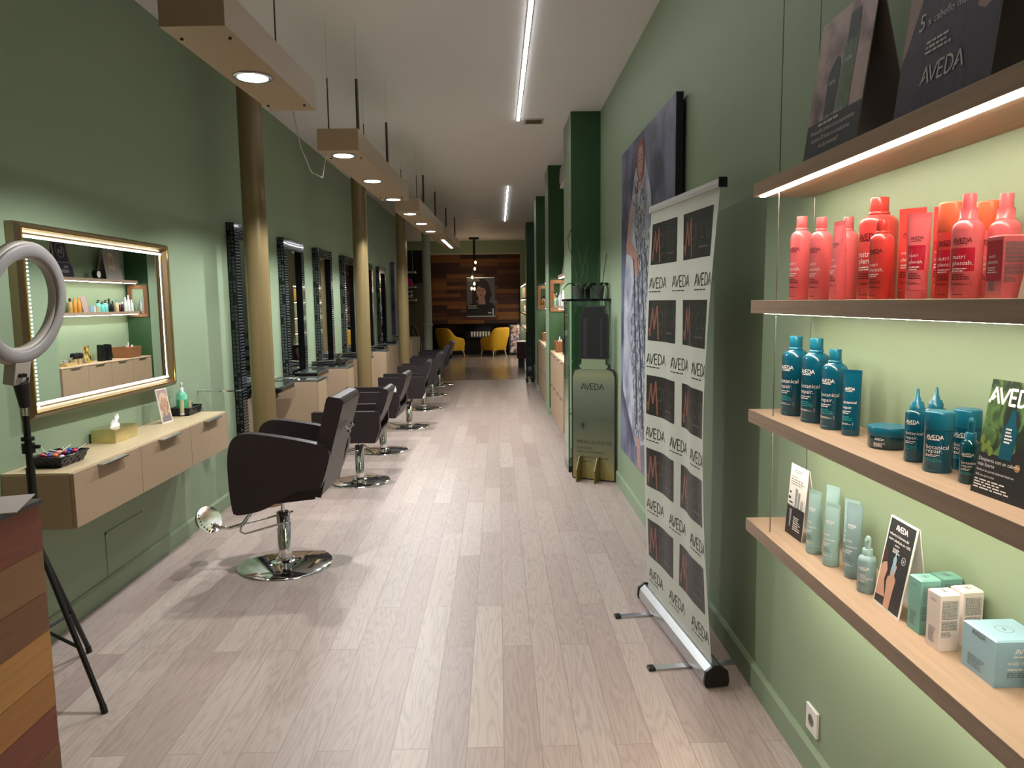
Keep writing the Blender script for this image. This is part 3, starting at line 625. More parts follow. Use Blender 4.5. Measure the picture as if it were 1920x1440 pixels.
# ------------------------------------------------------------------ reception desk at the left edge
t = thing('reception_desk', 'desk clad in reclaimed red and ochre boards at the left edge', 'desk', (0, 0, 0))
mb = MB(); zt = 1.04
for k, hgt in enumerate((.135, .13, .115, .13, .105, .12, .1, .1, .105)):
    for dz in ((0,),):
        mb.box((-2.17+.0006*(k % 3), 0.9, max(0, zt-hgt+.0015)), (-1.333-.0008*(k % 2), 2.1-.001*(k % 3), zt), (0, 1, 2, 3, 4, 0, 2, 3, 1)[k])
    zt -= hgt
mb.build('cladding', [mat('desk_board_%d' % i_, c_, .5, vary=.32, scale=1.0, stretch=(60, 4, 60)) for i_, c_ in enumerate(((122, 66, 50), (134, 96, 64), (118, 78, 50), (178, 128, 70), (162, 110, 58)))], t)
MB().box((-2.17, 0.88, 1.04), (-1.325, 2.105, 1.052)).build('desktop', mat('dark_desktop', (60, 58, 60), 0.35), t)
for k, (dx, dy, rz, zz, cc, lb, sz) in enumerate(((-1.48, 2.0, 0.35, 1.0525, (176, 164, 158), 'sheet of paper sticking out over the corner of the wooden desk', (0.3, 0.21)), (-1.6, 1.92, -0.2, 1.056, (150, 140, 140), 'grey leaflet lying on the wooden desk beneath the red folder', (0.21, 0.3)))):
    o = MB(); o.M = Matrix.Rotation(rz, 4, 'Z'); o.box((-sz[0]/2, -sz[1]/2, 0), (sz[0]/2, sz[1]/2, 0.003)); ob = o.build('paper_sheet', mat('paper_%d' % k, cc, 0.6)); ob.location = (dx, dy, zz); tag(ob, lb, 'paper')
o = MB().box((-0.1, -0.13, 0), (0.1, 0.13, 0.008)).build('red_folder', mat('red_cover', (200, 72, 70), 0.4), bevel=0.001); o.location = (-1.62, 1.99, 1.0595); o.rotation_euler = (0, 0, 0.9); tag(o, 'red folder lying on papers on the wooden desk', 'folder')
o = MB().box((-0.09, -0.06, 0), (0.09, 0.06, 0.012)).build('card_terminal', black, bevel=0.004); o.location = (-1.53, 1.83, 1.0525); tag(o, 'small dark device near the corner of the wooden desk', 'device')
# ------------------------------------------------------------------ product shelves on the right wall
SX, SY0, SY1 = 0.84, 0.92, 2.44
ZS = [1.972, 1.596, 1.232, 0.856]
for k, (z, lb) in enumerate(zip(ZS, ('highest oak shelf on the right wall carrying the display boards', 'oak shelf holding the row of coral bottles', 'oak shelf holding the teal bottles', 'lowest oak shelf holding the pale blue tubes and cartons'))):
    t = thing('wall_shelf', lb, 'shelf', (SX, SY0, z), group='oak shelves on steel cables')
    MB().box((0, 0, -0.042), (WR-SX-0.001, SY1-SY0, 0)).build('board', shelfwood, t, bevel=0.0015)
    a, b = (0.01, 0.026) if k == 0 else (0.034, 0.052)
    MB().box((a, 0.02, -0.0465 if k == 0 else -0.044), (b, SY1-SY0-0.035, -0.0415)).build('light_strip', ledw, t)
for k, (x, y, lb) in enumerate(((0.862, 2.275, 'front steel cable holding the shelf ends'), (1.02, 2.385, 'rear steel cable close to the wall at the shelf ends'))):
    mb = MB()
    zz = [CH]+[q for z in ZS for q in (z+0.0005, z-0.0485)]
    for a, b in zip(zz[0::2], zz[1::2]): mb.tube([(x, y, a), (x, y, b)], 0.0018, 8)
    tag(mb.build('shelf_cable', cablem), lb, 'cable', 'shelf cables')
t = thing('wall_socket', 'white wall socket low on the right wall', 'socket', (WR, 2.305, 0.195))
MB().box((-0.011, -0.042, -0.045), (-0.0005, 0.042, 0.045)).build('cover_plate', white, t, bevel=0.003)
mb = MB(); mb.M = Matrix.Rotation(-PI/2, 4, 'Y'); mb.lathe([(0.021, 0.011), (0.021, 0.0125), (0.019, 0.0125), (0.019, 0.0113)], 24)
mb.build('socket_rim', offwhite, t)
mb = MB(); mb.M = Matrix.Rotation(-PI/2, 4, 'Y'); mb.lathe([(0.0185, 0.0112), (0.0185, 0.0116)], 24); mb.build('socket_well', mat('socket_shadow_grey', (120, 112, 104), 0.6), t)
mb = MB(); mb.M = Matrix.Rotation(-PI/2, 4, 'Y'); mb.lathe([(0.003, 0.0112), (0.003, 0.0125)], 8, c=(0, -0.009)).lathe([(0.003, 0.0112), (0.003, 0.0125)], 8, c=(0, 0.009)); mb.build('pin_hole', black, t)

# materials of the products
coral = mat('coral_red_plastic', (228, 74, 70), 0.3, vary=0.02, coat=0.2); pink = mat('salmon_pink_plastic', (238, 112, 118), 0.3, vary=0.02, coat=0.2)
orange = mat('soft_orange_plastic', (244, 112, 78), 0.3, vary=0.02); redlab = mat('crimson_label', (200, 30, 58), 0.4, vary=0.02)
inkd = mat('maroon_ink', (96, 20, 34), 0.5, vary=0); inkw = mat('white_ink', (244, 236, 232), 0.5, vary=0)
teal = mat('teal_plastic', (8, 78, 102), 0.22, vary=0.03, coat=0.3); tealc = mat('teal_cap_plastic', (18, 100, 126), 0.3, vary=0.03); teald = mat('deep_teal_glass', (4, 62, 72), 0.12, vary=0.05, coat=0.5)
tealink = mat('light_teal_ink', (40, 160, 160), 0.5, vary=0)
pale = mat('pale_blue_green_plastic', (150, 180, 178), 0.38, vary=0.03); paled = mat('grey_blue_plastic', (132, 158, 162), 0.38, vary=0.03)
greyink = mat('grey_ink', (110, 120, 122), 0.5, vary=0); palebox = mat('aqua_carton', (118, 172, 160), 0.45, vary=0.02); whbox = mat('cream_white_carton', (228, 214, 208), 0.45, vary=0.02); bluebox = mat('powder_blue_carton', (146, 182, 198), 0.4, vary=0.02)

def prof_at(secs, v):
    for (z0, a0, b0), (z1, a1, b1) in zip(secs, secs[1:]):
        if z0 <= v <= z1 and z1 > z0: f = (v-z0)/(z1-z0); return a0+(a1-a0)*f, b0+(b1-b0)*f
    return secs[-1][1:3]
def wrapmap(secs):
    def f(u, v, n=0.0):
        a, b = prof_at(secs, v); th = u/max(b, 0.004)
        return ((a+n)*math.cos(th), (b+n)*math.sin(th), v)
    return f
def brand_print(mb, mp, w, h, line1, line2, m1, m2, k=1.0, base=0.0, box=True, extra=None, lab=None):
    s = w*0.145*k
    if lab: mb.flat(mp, [q for i in range(6) for q in [rect(-w*0.42+i*w*0.14, base+h*0.30, -w*0.28+i*w*0.14, base+h*0.56)]], lab, 0.0004)
    mb.flat(mp, aveda(s, 'C', 0.17, 0, base+h*0.62), m1, 0.0007)
    mb.flat(mp, dashes(w*0.5, s*0.35, 1, 5, 0.6, -w*0.25, base+h*0.60), m1, 0.0007)
    for i, tx in enumerate((line1, line2)):
        vf = text(tx, s*1.55); mb.glyphs(lambda u, v, n: mp(u-w*0.3, v+base+h*(0.44-0.07*i), n), vf, m2, 0.0008)
    mb.flat(mp, dashes(w*0.62, h*0.05, 2, 9, 0.5, -w*0.3, base+h*0.30), m2, 0.0007)
    mb.flat(mp, dashes(w*0.6, h*0.07, 3, 4, 0.5, -w*0.3, base+h*0.21), extra or m1, 0.0007)
    if box: mb.flat(mp, frame_rect(-w*0.32, base+h*0.145, w*0.34, base+h*0.185, w*0.012), m1, 0.0007); mb.flat(mp, dashes(w*0.5, h*0.025, 2, 8, 0.5, -w*0.26, base+h*0.152), m1, 0.0007)
    mb.flat(mp, ringpoly(-w*0.22, base+h*0.095, w*0.05, w*0.05, w*0.01, 14), extra or m1, 0.0007)
    mb.flat(mp, dashes(w*0.5, h*0.014, 1, 3, 0.7, -w*0.25, base+h*0.04), extra or m1, 0.0007)
def product(kind, label, x, y, z, w, h, phi, mb_, mc, m1, m2, l1, l2, grp, cat='bottle', lab=None, extra=None, nm=None):
    r = w/2; t = thing(nm or {'tube': 'squeeze_tube', 'jar': 'low_jar'}.get(kind, 'hair_product_bottle'), label, cat, (x, y, z), math.radians(phi), grp)
    M4 = [mb_, m1, m2]+([lab] if lab else [mb_])+([extra] if extra else [m1])
    b = MB(); ex = 4 if extra else None; lb_ = 3 if lab else None
    if kind == 'shampoo':
        secs = [(0, r*.94, r*.94), (0.003, r, r), (h*.735, r, r), (h*.765, r*.97, r*.97), (h*.795, r*.86, r*.86), (h*.818, r*.68, r*.68), (h*.83, r*.52, r*.52), (h*.845, r*.5, r*.5)]
        b.loft(secs, 32); MB().lathe([(r*.55, h*.838), (r*.55, h*.856), (r*.5, h*.862)], 24).build('collar', mc, t)
        MB().lathe([(r*.46, h*.862), (r*.48, h*.866), (r*.48, h*.992), (r*.45, h)], 24).build('cap', mc, t)
        brand_print(b, wrapmap(secs), w, h*.95, l1, l2, 1, 2, extra=ex, lab=lb_)
    elif kind == 'spray':
        secs = [(0, r*.94, r*.94), (0.003, r, r), (h*.655, r, r), (h*.69, r*.96, r*.96), (h*.72, r*.84, r*.84), (h*.745, r*.62, r*.62)]
        b.loft(secs, 32); MB().lathe([(r*.62, h*.742), (r*.62, h*.765), (r*.56, h*.77), (r*.56, h*.86)], 24).build('collar', mc, t)
        MB().lathe([(r*.43, h*.86), (r*.43, h*.99), (r*.4, h)], 24).build('cap', mc, t)
        brand_print(b, wrapmap(secs), w, h*.86, l1, l2, 1, 2, extra=ex, lab=lb_)
    elif kind == 'tube':
        zc = h*.1; secs = [(zc, r*.94, r*.94), (h*.35, r*.86, r*.98), (h*.6, r*.62, r*1.04), (h*.8, r*.36, r*1.08), (h*.93, r*.1, r*1.1), (h, r*.05, r*1.1)]
        b.loft(secs, 32); b.loft([(h*.945, r*.09, r*1.105), (h, r*.09, r*1.105)], 4 if False else 32)
        MB().loft([(0, r*.9, r*.9), (0.002, r*.95, r*.95), (zc-0.001, r*.97, r*.97)], 32).build('cap', mc, t)
        brand_print(b, wrapmap(secs), w, h*1.12, l1, l2, 1, 2, 0.95, base=0, extra=ex, lab=lb_)
    elif kind == 'jar':
        secs = [(0, r*.95, r*.95), (0.004, r, r), (h*.58, r, r)]
        b.loft(secs, 48); MB().lathe([(r*1.0, h*.58), (r*1.02, h*.6), (r*1.02, h*.97), (r*.99, h)], 48).build('lid', mc, t)
        mp = wrapmap(secs); b.flat(mp, aveda(w*0.06, 'C', 0.17, 0, h*.42), 1, .0007); b.flat(mp, dashes(w*.3, h*.2, 4, 2, .5, -w*.15, h*.12), 2, .0007)
    elif kind == 'drop':
        secs = [(0, r*.95, r*.95), (0.003, r, r), (h*.66, r, r), (h*.69, r*.9, r*.9), (h*.705, r*.66, r*.66)]
        b.loft(secs, 32); c = MB().lathe([(r*.66, h*.705), (r*.66, h*.77), (r*.58, h*.775), (r*.58, h*.81), (r*.34, h*.825), (r*.3, h*.87), (r*.22, h*.875), (r*.13, h*.98), (r*.06, h)], 24); c.build('nozzle_cap', mc, t)
        brand_print(b, wrapmap(secs), w, h*.86, l1, l2, 1, 2, extra=ex, lab=lb_, box=False)
    elif kind == 'cyl':
        hb = h*.69; secs = [(0, r*.95, r*.95), (0.003, r, r), (hb, r, r)]
        b.loft(secs, 36); MB().lathe([(r*.97, hb+0.0005), (r*.99, hb+.002), (r*.99, h-.004), (r*.95, h-.001), (r*.85, h)], 36).build('cap', mc, t)
        brand_print(b, wrapmap(secs), w, h*.9, l1, l2, 1, 2, extra=ex, lab=lb_, box=bool(lab))
    elif kind == 'pump':
        hb = h*.66; secs = [(0, r*.95, r*.95), (0.003, r, r), (hb*.86, r, r), (hb*.94, r*.9, r*.9), (hb, r*.55, r*.55)]
        b.loft(secs, 32); MB().lathe([(r*.55, hb), (r*.55, hb+h*.11), (r*.5, hb+h*.115)], 24).build('collar', mc, t)
        MB().lathe([(r*.34, hb+h*.115), (r*.34, h*.93), (r*.3, h*.97), (r*.15, h)], 20).tube([(0, 0, h*.93), (r*.7, 0, h*.95)], [r*.22, r*.14], 12).build('pump_head', mc, t)
        brand_print(b, wrapmap(secs), w, hb*1.05, l1, l2, 1, 2, extra=ex, lab=lb_, box=False)
    b.build('body', M4, t)
    return t
z2, z3, z4 = ZS[1], ZS[2], ZS[3]
NP = ('nutri', 'plenish.'); G2 = 'coral and pink hair products on the second shelf'
for q in [
 ('shampoo', 'pink shampoo bottle at the far left end of the coral row', .925, 2.25, .064, .25, 205, pink, pink, 'bottle'),
 ('shampoo', 'small pink bottle half hidden between the first two tall pink bottles', .955, 2.165, .04, .17, 205, pink, pink, 'bottle'),
 ('shampoo', 'second tall pink shampoo bottle from the left in front', .90, 2.055, .058, .226, 208, pink, pink, 'bottle'),
 ('tube', 'narrow pink squeeze tube turned sideways beside the second tall bottle', .885, 1.912, .044, .2, 190, pink, pink, 'tube'),
 ('shampoo', 'pink bottle standing behind the sideways pink tube', .975, 2.055, .056, .226, 205, pink, pink, 'bottle'),
 ('tube', 'coral tube just behind the biggest coral bottle on its left', .992, 1.955, .04, .205, 200, pink, pink, 'tube'),
 ('shampoo', 'biggest coral red bottle, with the tallest dome in the row', .95, 1.842, .089, .249, 210, coral, coral, 'bottle'),
 ('shampoo', 'short coral red bottle in front of the biggest one', .883, 1.695, .051, .179, 212, coral, coral, 'bottle'),
 ('tube', 'broad coral red squeeze tube right of the biggest bottle', .935, 1.665, .052, .202, 222, coral, coral, 'tube'),
 ('tube', 'pink tube with a crimson label square, right of the broad coral tube', .882, 1.545, .043, .177, 225, pink, pink, 'tube'),
 ('tube', 'coral tube behind the tube with the crimson square', .965, 1.59, .046, .197, 215, coral, coral, 'tube'),
 ('cyl', 'coral bottle with a wide orange cap behind the tall spray', .925, 1.5, .053, .193, 215, coral, orange, 'bottle'),
 ('spray', 'tall pink spray bottle with a crimson label near the right end', .893, 1.40, .054, .196, 218, pink, pink, 'bottle'),
 ('cyl', 'pink bottle with an orange cap hiding behind the tall pink spray', .985, 1.478, .048, .192, 215, pink, orange, 'bottle'),
 ('spray', 'rightmost pink spray bottle behind the small carton', .945, 1.372, .053, .192, 215, pink, pink, 'bottle')]:
    k, lb, x, y, w_, h, phi, m1, m2, ct = q
    lab = redlab if 'crimson' in lb or 'wide orange' in lb else None
    product(k, lb, x, y, z2+.0003, w_, h, phi, m1, m2, inkd, inkw, NP[0], NP[1], G2, ct, lab=lab)
BR = ('botanical', 'repair.'); G3 = 'teal hair products on the third shelf'
for q in [
 ('shampoo', 'leftmost large teal bottle on the third shelf', .94, 2.304, .08, .25, 205, teal, tealc, 'bottle'),
 ('shampoo', 'second large teal bottle from the left', .945, 2.165, .078, .25, 207, teal, tealc, 'bottle'),
 ('shampoo', 'third teal bottle from the left, a little smaller than the two before', .947, 2.045, .068, .225, 210, teal, tealc, 'bottle'),
 ('tube', 'teal squeeze tube beside the three tall teal bottles', .948, 1.943, .048, .176, 215, teal, teal, 'tube'),
 ('jar', 'low round teal jar with a flat lid', .958, 1.772, .09, .053, 218, teald, tealc, 'jar'),
 ('drop', 'front teal bottle with a pointed nozzle', .937, 1.615, .046, .165, 218, teal, tealc, 'bottle'),
 ('drop', 'teal bottle with a pointed nozzle standing behind its twin', 1.005, 1.657, .046, .162, 218, teal, tealc, 'bottle'),
 ('cyl', 'front teal cylinder bottle with a wide matte cap', .929, 1.516, .056, .129, 222, teal, tealc, 'bottle'),
 ('cyl', 'rear teal cylinder bottle close to the wall', .998, 1.531, .055, .13, 222, teal, tealc, 'bottle'),
 ('pump', 'small glossy teal pump bottle beside the dark leaflet card', .931, 1.415, .036, .13, 225, teald, tealc, 'bottle')]:
    k, lb, x, y, w_, h, phi, m1, m2, ct = q
    product(k, lb, x, y, z3+.0003, w_, h, phi, m1, m2, inkw, inkw, BR[0], BR[1], G3, ct, extra=tealink)
G4 = 'pale blue hair products on the lowest shelf'
for q in [
 ('tube', 'pale blue tube next to the black and white card', .92, 2.082, .045, .186, 200, pale, pale, 'tube'),
 ('tube', 'pale tube at the back, behind the short front tube', .988, 2.115, .045, .19, 205, pale, pale, 'tube'),
 ('tube', 'short pale tube in the front with a tall plain cap', .924, 1.978, .046, .176, 208, pale, pale, 'tube'),
 ('tube', 'pale tube tucked behind the grey blue tube', .99, 2.0, .044, .18, 208, pale, pale, 'tube'),
 ('tube', 'tallest grey blue tube, just left of the pump bottle', .941, 1.887, .042, .2, 210, paled, paled, 'tube'),
 ('pump', 'grey blue pump bottle left of the white bordered card', .929, 1.789, .044, .144, 222, paled, pale, 'bottle')]:
    k, lb, x, y, w_, h, phi, m1, m2, ct = q
    product(k, lb, x, y, z4+.0003, w_, h, phi, m1, m2, inkw, inkw, 'scalp', 'solutions', G4, ct, extra=greyink)
def carton(name, label, x, y, z, wx, wy, h, rz, mt, grp, side=True, big=False):
    """wx deep (towards the wall), wy along the wall; the front faces the room, the side faces the shop front"""
    t = thing(name, label, 'box', (x, y, z), math.radians(rz), grp)
    b = MB().box((0, 0, 0), (wx, wy, h)); b.add([(0, 0, h), (wx, 0, h), (wx, wy, h), (0, wy, h), (0.004, 0.004, h+0.003), (wx, 0.004, h+0.003), (wx, wy-.004, h+0.003), (0.004, wy-.004, h+0.003)], [(0, 1, 5, 4), (1, 2, 6, 5), (2, 3, 7, 6), (3, 0, 4, 7), (4, 5, 6, 7)])
    mf = plane((0, wy, 0), (0, -1, 0), (0, 0, 1)); ms = plane((0, 0, 0), (1, 0, 0), (0, 0, 1)); mtp = plane((0, wy, h+0.003), (0, -1, 0), (1, 0, 0))
    b.flat(mf, aveda(wy*0.1, 'C', 0.15, wy/2, h*0.86), 1); b.flat(mf, dashes(wy*.55, h*.28, 8, 6, .5, wy*.2, h*.12), 1)
    if big:
        b.flat(ms, aveda(wx*0.1, 'L', 0.16, wx*.38, h*.74), 2); b.flat(ms, dashes(wx*.5, h*.05, 1, 5, .6, wx*.35, h*.66), 2)
        b.glyphs(lambda u, v, n: ms(u+wx*.24, v+h*.50, n), text('scalp solutions', wx*.12), 2); b.flat(ms, dashes(wx*.6, h*.06, 1, 8, .6, wx*.24, h*.38), 2); b.flat(ms, dashes(wx*.6, h*.13, 3, 8, .5, wx*.24, h*.22), 1)
    else:
        b.flat(ms, dashes(wx*.8, h*.34, 16, 12, .55, wx*.1, h*.58, ragged=False), 1); b.flat(ms, dashes(wx*.8, h*.17, 8, 13, .55, wx*.1, h*.38, ragged=False), 1); b.flat(ms, dashes(wx*.7, h*.1, 4, 14, .5, wx*.1, h*.26), 1)
    b.flat(mtp, ringpoly(wy/2, wx/2, min(wx, wy)*.17, min(wx, wy)*.17, .0012, 24), 1); b.flat(mtp, [rect(wy/2-.005, wx/2-.002, wy/2+.005, wx/2+.002)], 1)
    b.build('carton', [mt, greyink, inkw], t); return t
GC = 'cartons on the lowest shelf'
carton('product_carton', 'aqua carton nearest to the white bordered card', .922, 1.54, z4+.0003, .045, .045, .121, 2, palebox, GC)
carton('product_carton', 'aqua carton at the back against the wall', .99, 1.572, z4+.0003, .046, .045, .112, 3, palebox, GC)
carton('product_carton', 'cream white carton in front of the aqua one', .917, 1.46, z4+.0003, .043, .042, .121, 4, whbox, GC)
carton('product_carton', 'cream white carton at the back behind the powder blue box', .982, 1.485, z4+.0003, .045, .042, .116, 4, whbox, GC)
carton('gift_carton', 'big square powder blue carton with a cream jar drawing', .936, 1.313, z4+.0003, .098, .1, .09, 0, bluebox, None, big=True)
carton('product_carton', 'white carton cut by the bottom right corner of the photo', .97, 1.24, z4+.0003, .04, .04, .11, 0, whbox, GC)
t = carton('nutri_carton', 'pink carton with a crimson face in front of the rightmost spray', .868, 1.262, z2+.0003, .04, .042, .106, 0, pink, None); t.name = 'pink_carton'
mb = MB(); mf = plane((-0.0004, .042, 0), (0, -1, 0), (0, 0, 1)); mb.flat(mf, [rect(.002, .03, .04, .1)], 0); mb.glyphs(lambda u, v, n: mf(u+.008, v+.07, n), text('nutri', .009), 1, .001); mb.glyphs(lambda u, v, n: mf(u+.006, v+.06, n), text('plenish.', .009), 1, .001); mb.flat(mf, dashes(.03, .012, 3, 3, .5, .006, .044), 1, .001)
mb.build('crimson_front', [redlab, inkw], t)

def board(name, label, cat, bl, br, h, lean, paint, mats_, z, th=0.002, legs=0.09, grp=None, legmat=None):
    """leaning panel facing the room: bl/br are (x,y) of the bottom corners"""
    c = Vector((bl[0], bl[1], z)); U = Vector((br[0]-bl[0], br[1]-bl[1], 0)); W_ = U.length; U.normalize()
    V = Vector((-U.y*0, 0, 1)); nrm_out = U.cross(Vector((0, 0, 1)))   # faces the room
    V = (Vector((0, 0, 1))-nrm_out*math.tan(lean)).normalized()
    t = thing(name, label, cat, c, 0, grp)
    mp = plane((0, 0, 0), U, V)
    b = MB(); P = lambda u, v, n: mp(u, v, n)
    b.add([P(0, 0, -th), P(W_, 0, -th), P(W_, h, -th), P(0, h, -th), P(0, 0, 0), P(W_, 0, 0), P(W_, h, 0), P(0, h, 0)], [(0, 3, 2, 1), (4, 5, 6, 7), (0, 1, 5, 4), (1, 2, 6, 5), (2, 3, 7, 6), (3, 0, 4, 7)])
    paint(b, mp, W_, h); b.build('front_panel', mats_, t)
    if legs:
        top = Vector(mp(0, h*.995, -th-.0005)); bot = -nrm_out*(math.tan(lean)*h+legs); bot.z = 0.0
        b = MB(); q = U*W_
        o_ = nrm_out*-0.002
        b.add([tuple(p) for p in (top, top+q, bot+q, bot, top+o_, top+q+o_, bot+q+o_, bot+o_)], [(0, 1, 2, 3), (7, 6, 5, 4), (0, 4, 5, 1), (1, 5, 6, 2), (2, 6, 7, 3), (3, 7, 4, 0)])
        b.build('back_panel', legmat or mats_[0], t)
    return t
brownboard = mat('kraft_grey_board', (156, 142, 130), 0.7, vary=0.05)
def mottle(name, c1, c2, scale=6, lo=0.4, hi=0.6, rough=0.5, stretch=None, detail=5, dist=0.0):
    M = bpy.data.materials.new(name); M.use_nodes = True; nt = M.node_tree; N = nt.nodes; L = nt.links; b = N['Principled BSDF']; b.inputs['Roughness'].default_value = rough
    tc = N.new('ShaderNodeTexCoord'); mp = N.new('ShaderNodeMapping'); no = N.new('ShaderNodeTexNoise'); no.inputs['Scale'].default_value = scale; no.inputs['Detail'].default_value = detail; no.inputs['Distortion'].default_value = dist
    if stretch: mp.inputs['Scale'].default_value = stretch
    L.new(tc.outputs['Object'], mp.inputs[0]); L.new(mp.outputs[0], no.inputs[0]); ra = N.new('ShaderNodeValToRGB'); L.new(no.outputs['Fac'], ra.inputs[0])
    ra.color_ramp.elements[0].position = lo; ra.color_ramp.elements[1].position = hi; ra.color_ramp.elements[0].color = rgb(c1); ra.color_ramp.elements[1].color = rgb(c2)
    L.new(ra.outputs[0], b.inputs['Base Color']); return M
blush = mottle('printed_blush_leaf_shadow', (92, 66, 70), (172, 148, 142), 9, 0.36, 0.56)
navy = mottle('printed_navy_hair', (30, 26, 44), (52, 44, 62), 10, 0.3, 0.7, stretch=(1, 6, 1))
botg = mottle('printed_olive_green', (52, 70, 48), (96, 118, 84), 14, 0.3, 0.7, stretch=(8, 8, 1)); botd = mat('printed_bottle_green', (34, 48, 42), 0.5)
def paint1(b, mp, W_, h):
    b.flat(mp, [rect(0, 0, W_, h)], 1, .0003); b.flat(mp, [rect(0, 0, W_, h*.27)], 2, .0006)
    b.flat(mp, [[(.09, h*.27), (.09, h*.58), (.1, h*.62), (.115, h*.66), (.13, h*.68), (.145, h*.66), (.155, h*.6), (.155, h*.27)]], 4, .0009)
    b.flat(mp, [[(.165, h*.27), (.16, h*.72), (.17, h*.78), (.19, h*.83), (.215, h*.83), (.23, h*.78), (.235, h*.7), (.23, h*.27)]], 3, .0009)
    b.flat(mp, [rect(.172, h*.73, .225, h*.92)], 4, .001); b.flat(mp, aveda(.009, 'L', .15, .175, h*.6)+aveda(.009, 'L', .15, .098, h*.5), 5, .0012)
    b.glyphs(lambda u, v, n: mp(u+.08, v+h*.27, n), text('BE CURLY ADVANCED', .0125), 5, .0012)
    b.flat(mp, dashes(.17, .01, 1, 3, .6, .07, h*.235), 5, .0012)
    for i, s in enumerate(('Protección contra el encrespamiento', 'durante 72 horas en condiciones', 'de alta humedad*')):
        b.glyphs(lambda u, v, n: mp(u+(.03, .04, .09)[i], v+h*(.185-.055*i), n), text(s, .0165), 5, .0012)
board('display_board', 'portrait display board with green bottles over small white print on the highest shelf', 'display board', (.862, 2.105), (.862, 1.80), .375, .13, paint1, [brownboard, blush, pdark, botg, botd, mat('printed_soft_white', (196, 190, 186), .5)], ZS[0]+.0003, grp=None, legmat=brownboard)
def paint2(b, mp, W_, h):
    b.flat(mp, [rect(0, 0, W_, h)], 1, .0003)
    b.flat(mp, [[(0, h*.28), (.02, h*.36), (.06, h*.62), (.07, h), (0, h)]], 2, .0006)
    b.flat(mp, [[(W_-.07, h*.36), (W_-.045, h*.33), (W_-.01, h*.36), (W_-.01, h*.5), (W_-.04, h*.52)], [(W_-.03, h*.6), (W_, h*.5), (W_, h), (W_-.03, h)]], 2, .0006)
    b.flat(mp, ringpoly(.19, h*.78, .085, .088, .006, 32), 4, .001); b.flat(mp, ringpoly(.19, h*.78, .078, .081, .002, 32), 3, .0012)
    b.flat(mp, [[(.255, h*.66), (.27, h*.7), (.315, h*.55), (.305, h*.5)]], 5, .0011)
    b.glyphs(lambda u, v, n: mp(u+.13, v+h*.68, n), text('5x', .11), 3, .0013)
    b.glyphs(lambda u, v, n: mp(u+.05, v+h*.40, n), text('5', .05), 3, .0013)
    b.glyphs(lambda u, v, n: mp(u+.083, v+h*.41, n), text('x cabello más fuerte', .0245), 3, .0013)
    b.flat(mp, dashes(.11, .03, 3, 3, .5, .09, h*.27), 3, .0013); b.flat(mp, aveda(.033, 'L', .14, .09, h*.13), 3, .0013)
board('display_board', 'large dark display board reading 5x cabello más fuerte on the highest shelf', 'display board', (.862, 1.632), (.862, 1.318), .43, .12, paint2, [brownboard, navy, mat('printed_dull_skin', (150, 126, 116), .5), mat('printed_pale_grey', (190, 186, 184), .5), mat('printed_brass', (150, 140, 110), .5), pdark], ZS[0]+.0003, legmat=brownboard)
charc = mat('printed_slate', (38, 40, 42), 0.45)
def p4a(b, mp, W_, h):
    b.flat(mp, [rect(0, 0, W_, h*.42)], 1, .0004); b.flat(mp, dashes(W_*.6, h*.05, 2, 2, .5, W_*.22, h*.9)+dashes(W_*.8, h*.1, 3, 5, .5, W_*.1, h*.72), 2, .0006)
    b.flat(mp, [rect(W_*.08, h*.83, W_*.45, h*.835), ell(W_*.12, h*.6, W_*.06, h*.015, 10), ell(W_*.1, h*.52, W_*.08, h*.02, 10), ell(W_*.2, h*.46, W_*.12, h*.012, 10)], 1, .0006)
    b.flat(mp, [[(W_*.42, h*.42), (W_*.4, h*.68), (W_*.54, h*.68), (W_*.52, h*.42)], [(W_*.58, h*.42), (W_*.56, h*.64), (W_*.7, h*.64), (W_*.68, h*.42)]], 2, .0006); b.flat(mp, [rect(W_*.75, h*.42, W_*.8, h*.55), rect(W_*.83, h*.42, W_*.88, h*.55)], 2, .0006)
    b.flat(mp, [[(W_*.2, h*.12), (W_*.17, h*.37), (W_*.31, h*.37), (W_*.28, h*.12)]], 2, .0008); b.flat(mp, dashes(W_*.45, h*.2, 7, 3, .5, W_*.42, h*.1), 3, .0008); b.flat(mp, [rect(W_*.06, h*.41, W_*.5, h*.415)], 3, .0008)
board('info_card', 'black and white info card at the left end of the lowest shelf', 'card', (.914, 2.285), (.918, 2.166), .224, .075, p4a, [paper, pdark, mat('printed_mid_grey', (150, 150, 150), .5), inkw], z4+.0003, legs=.04)
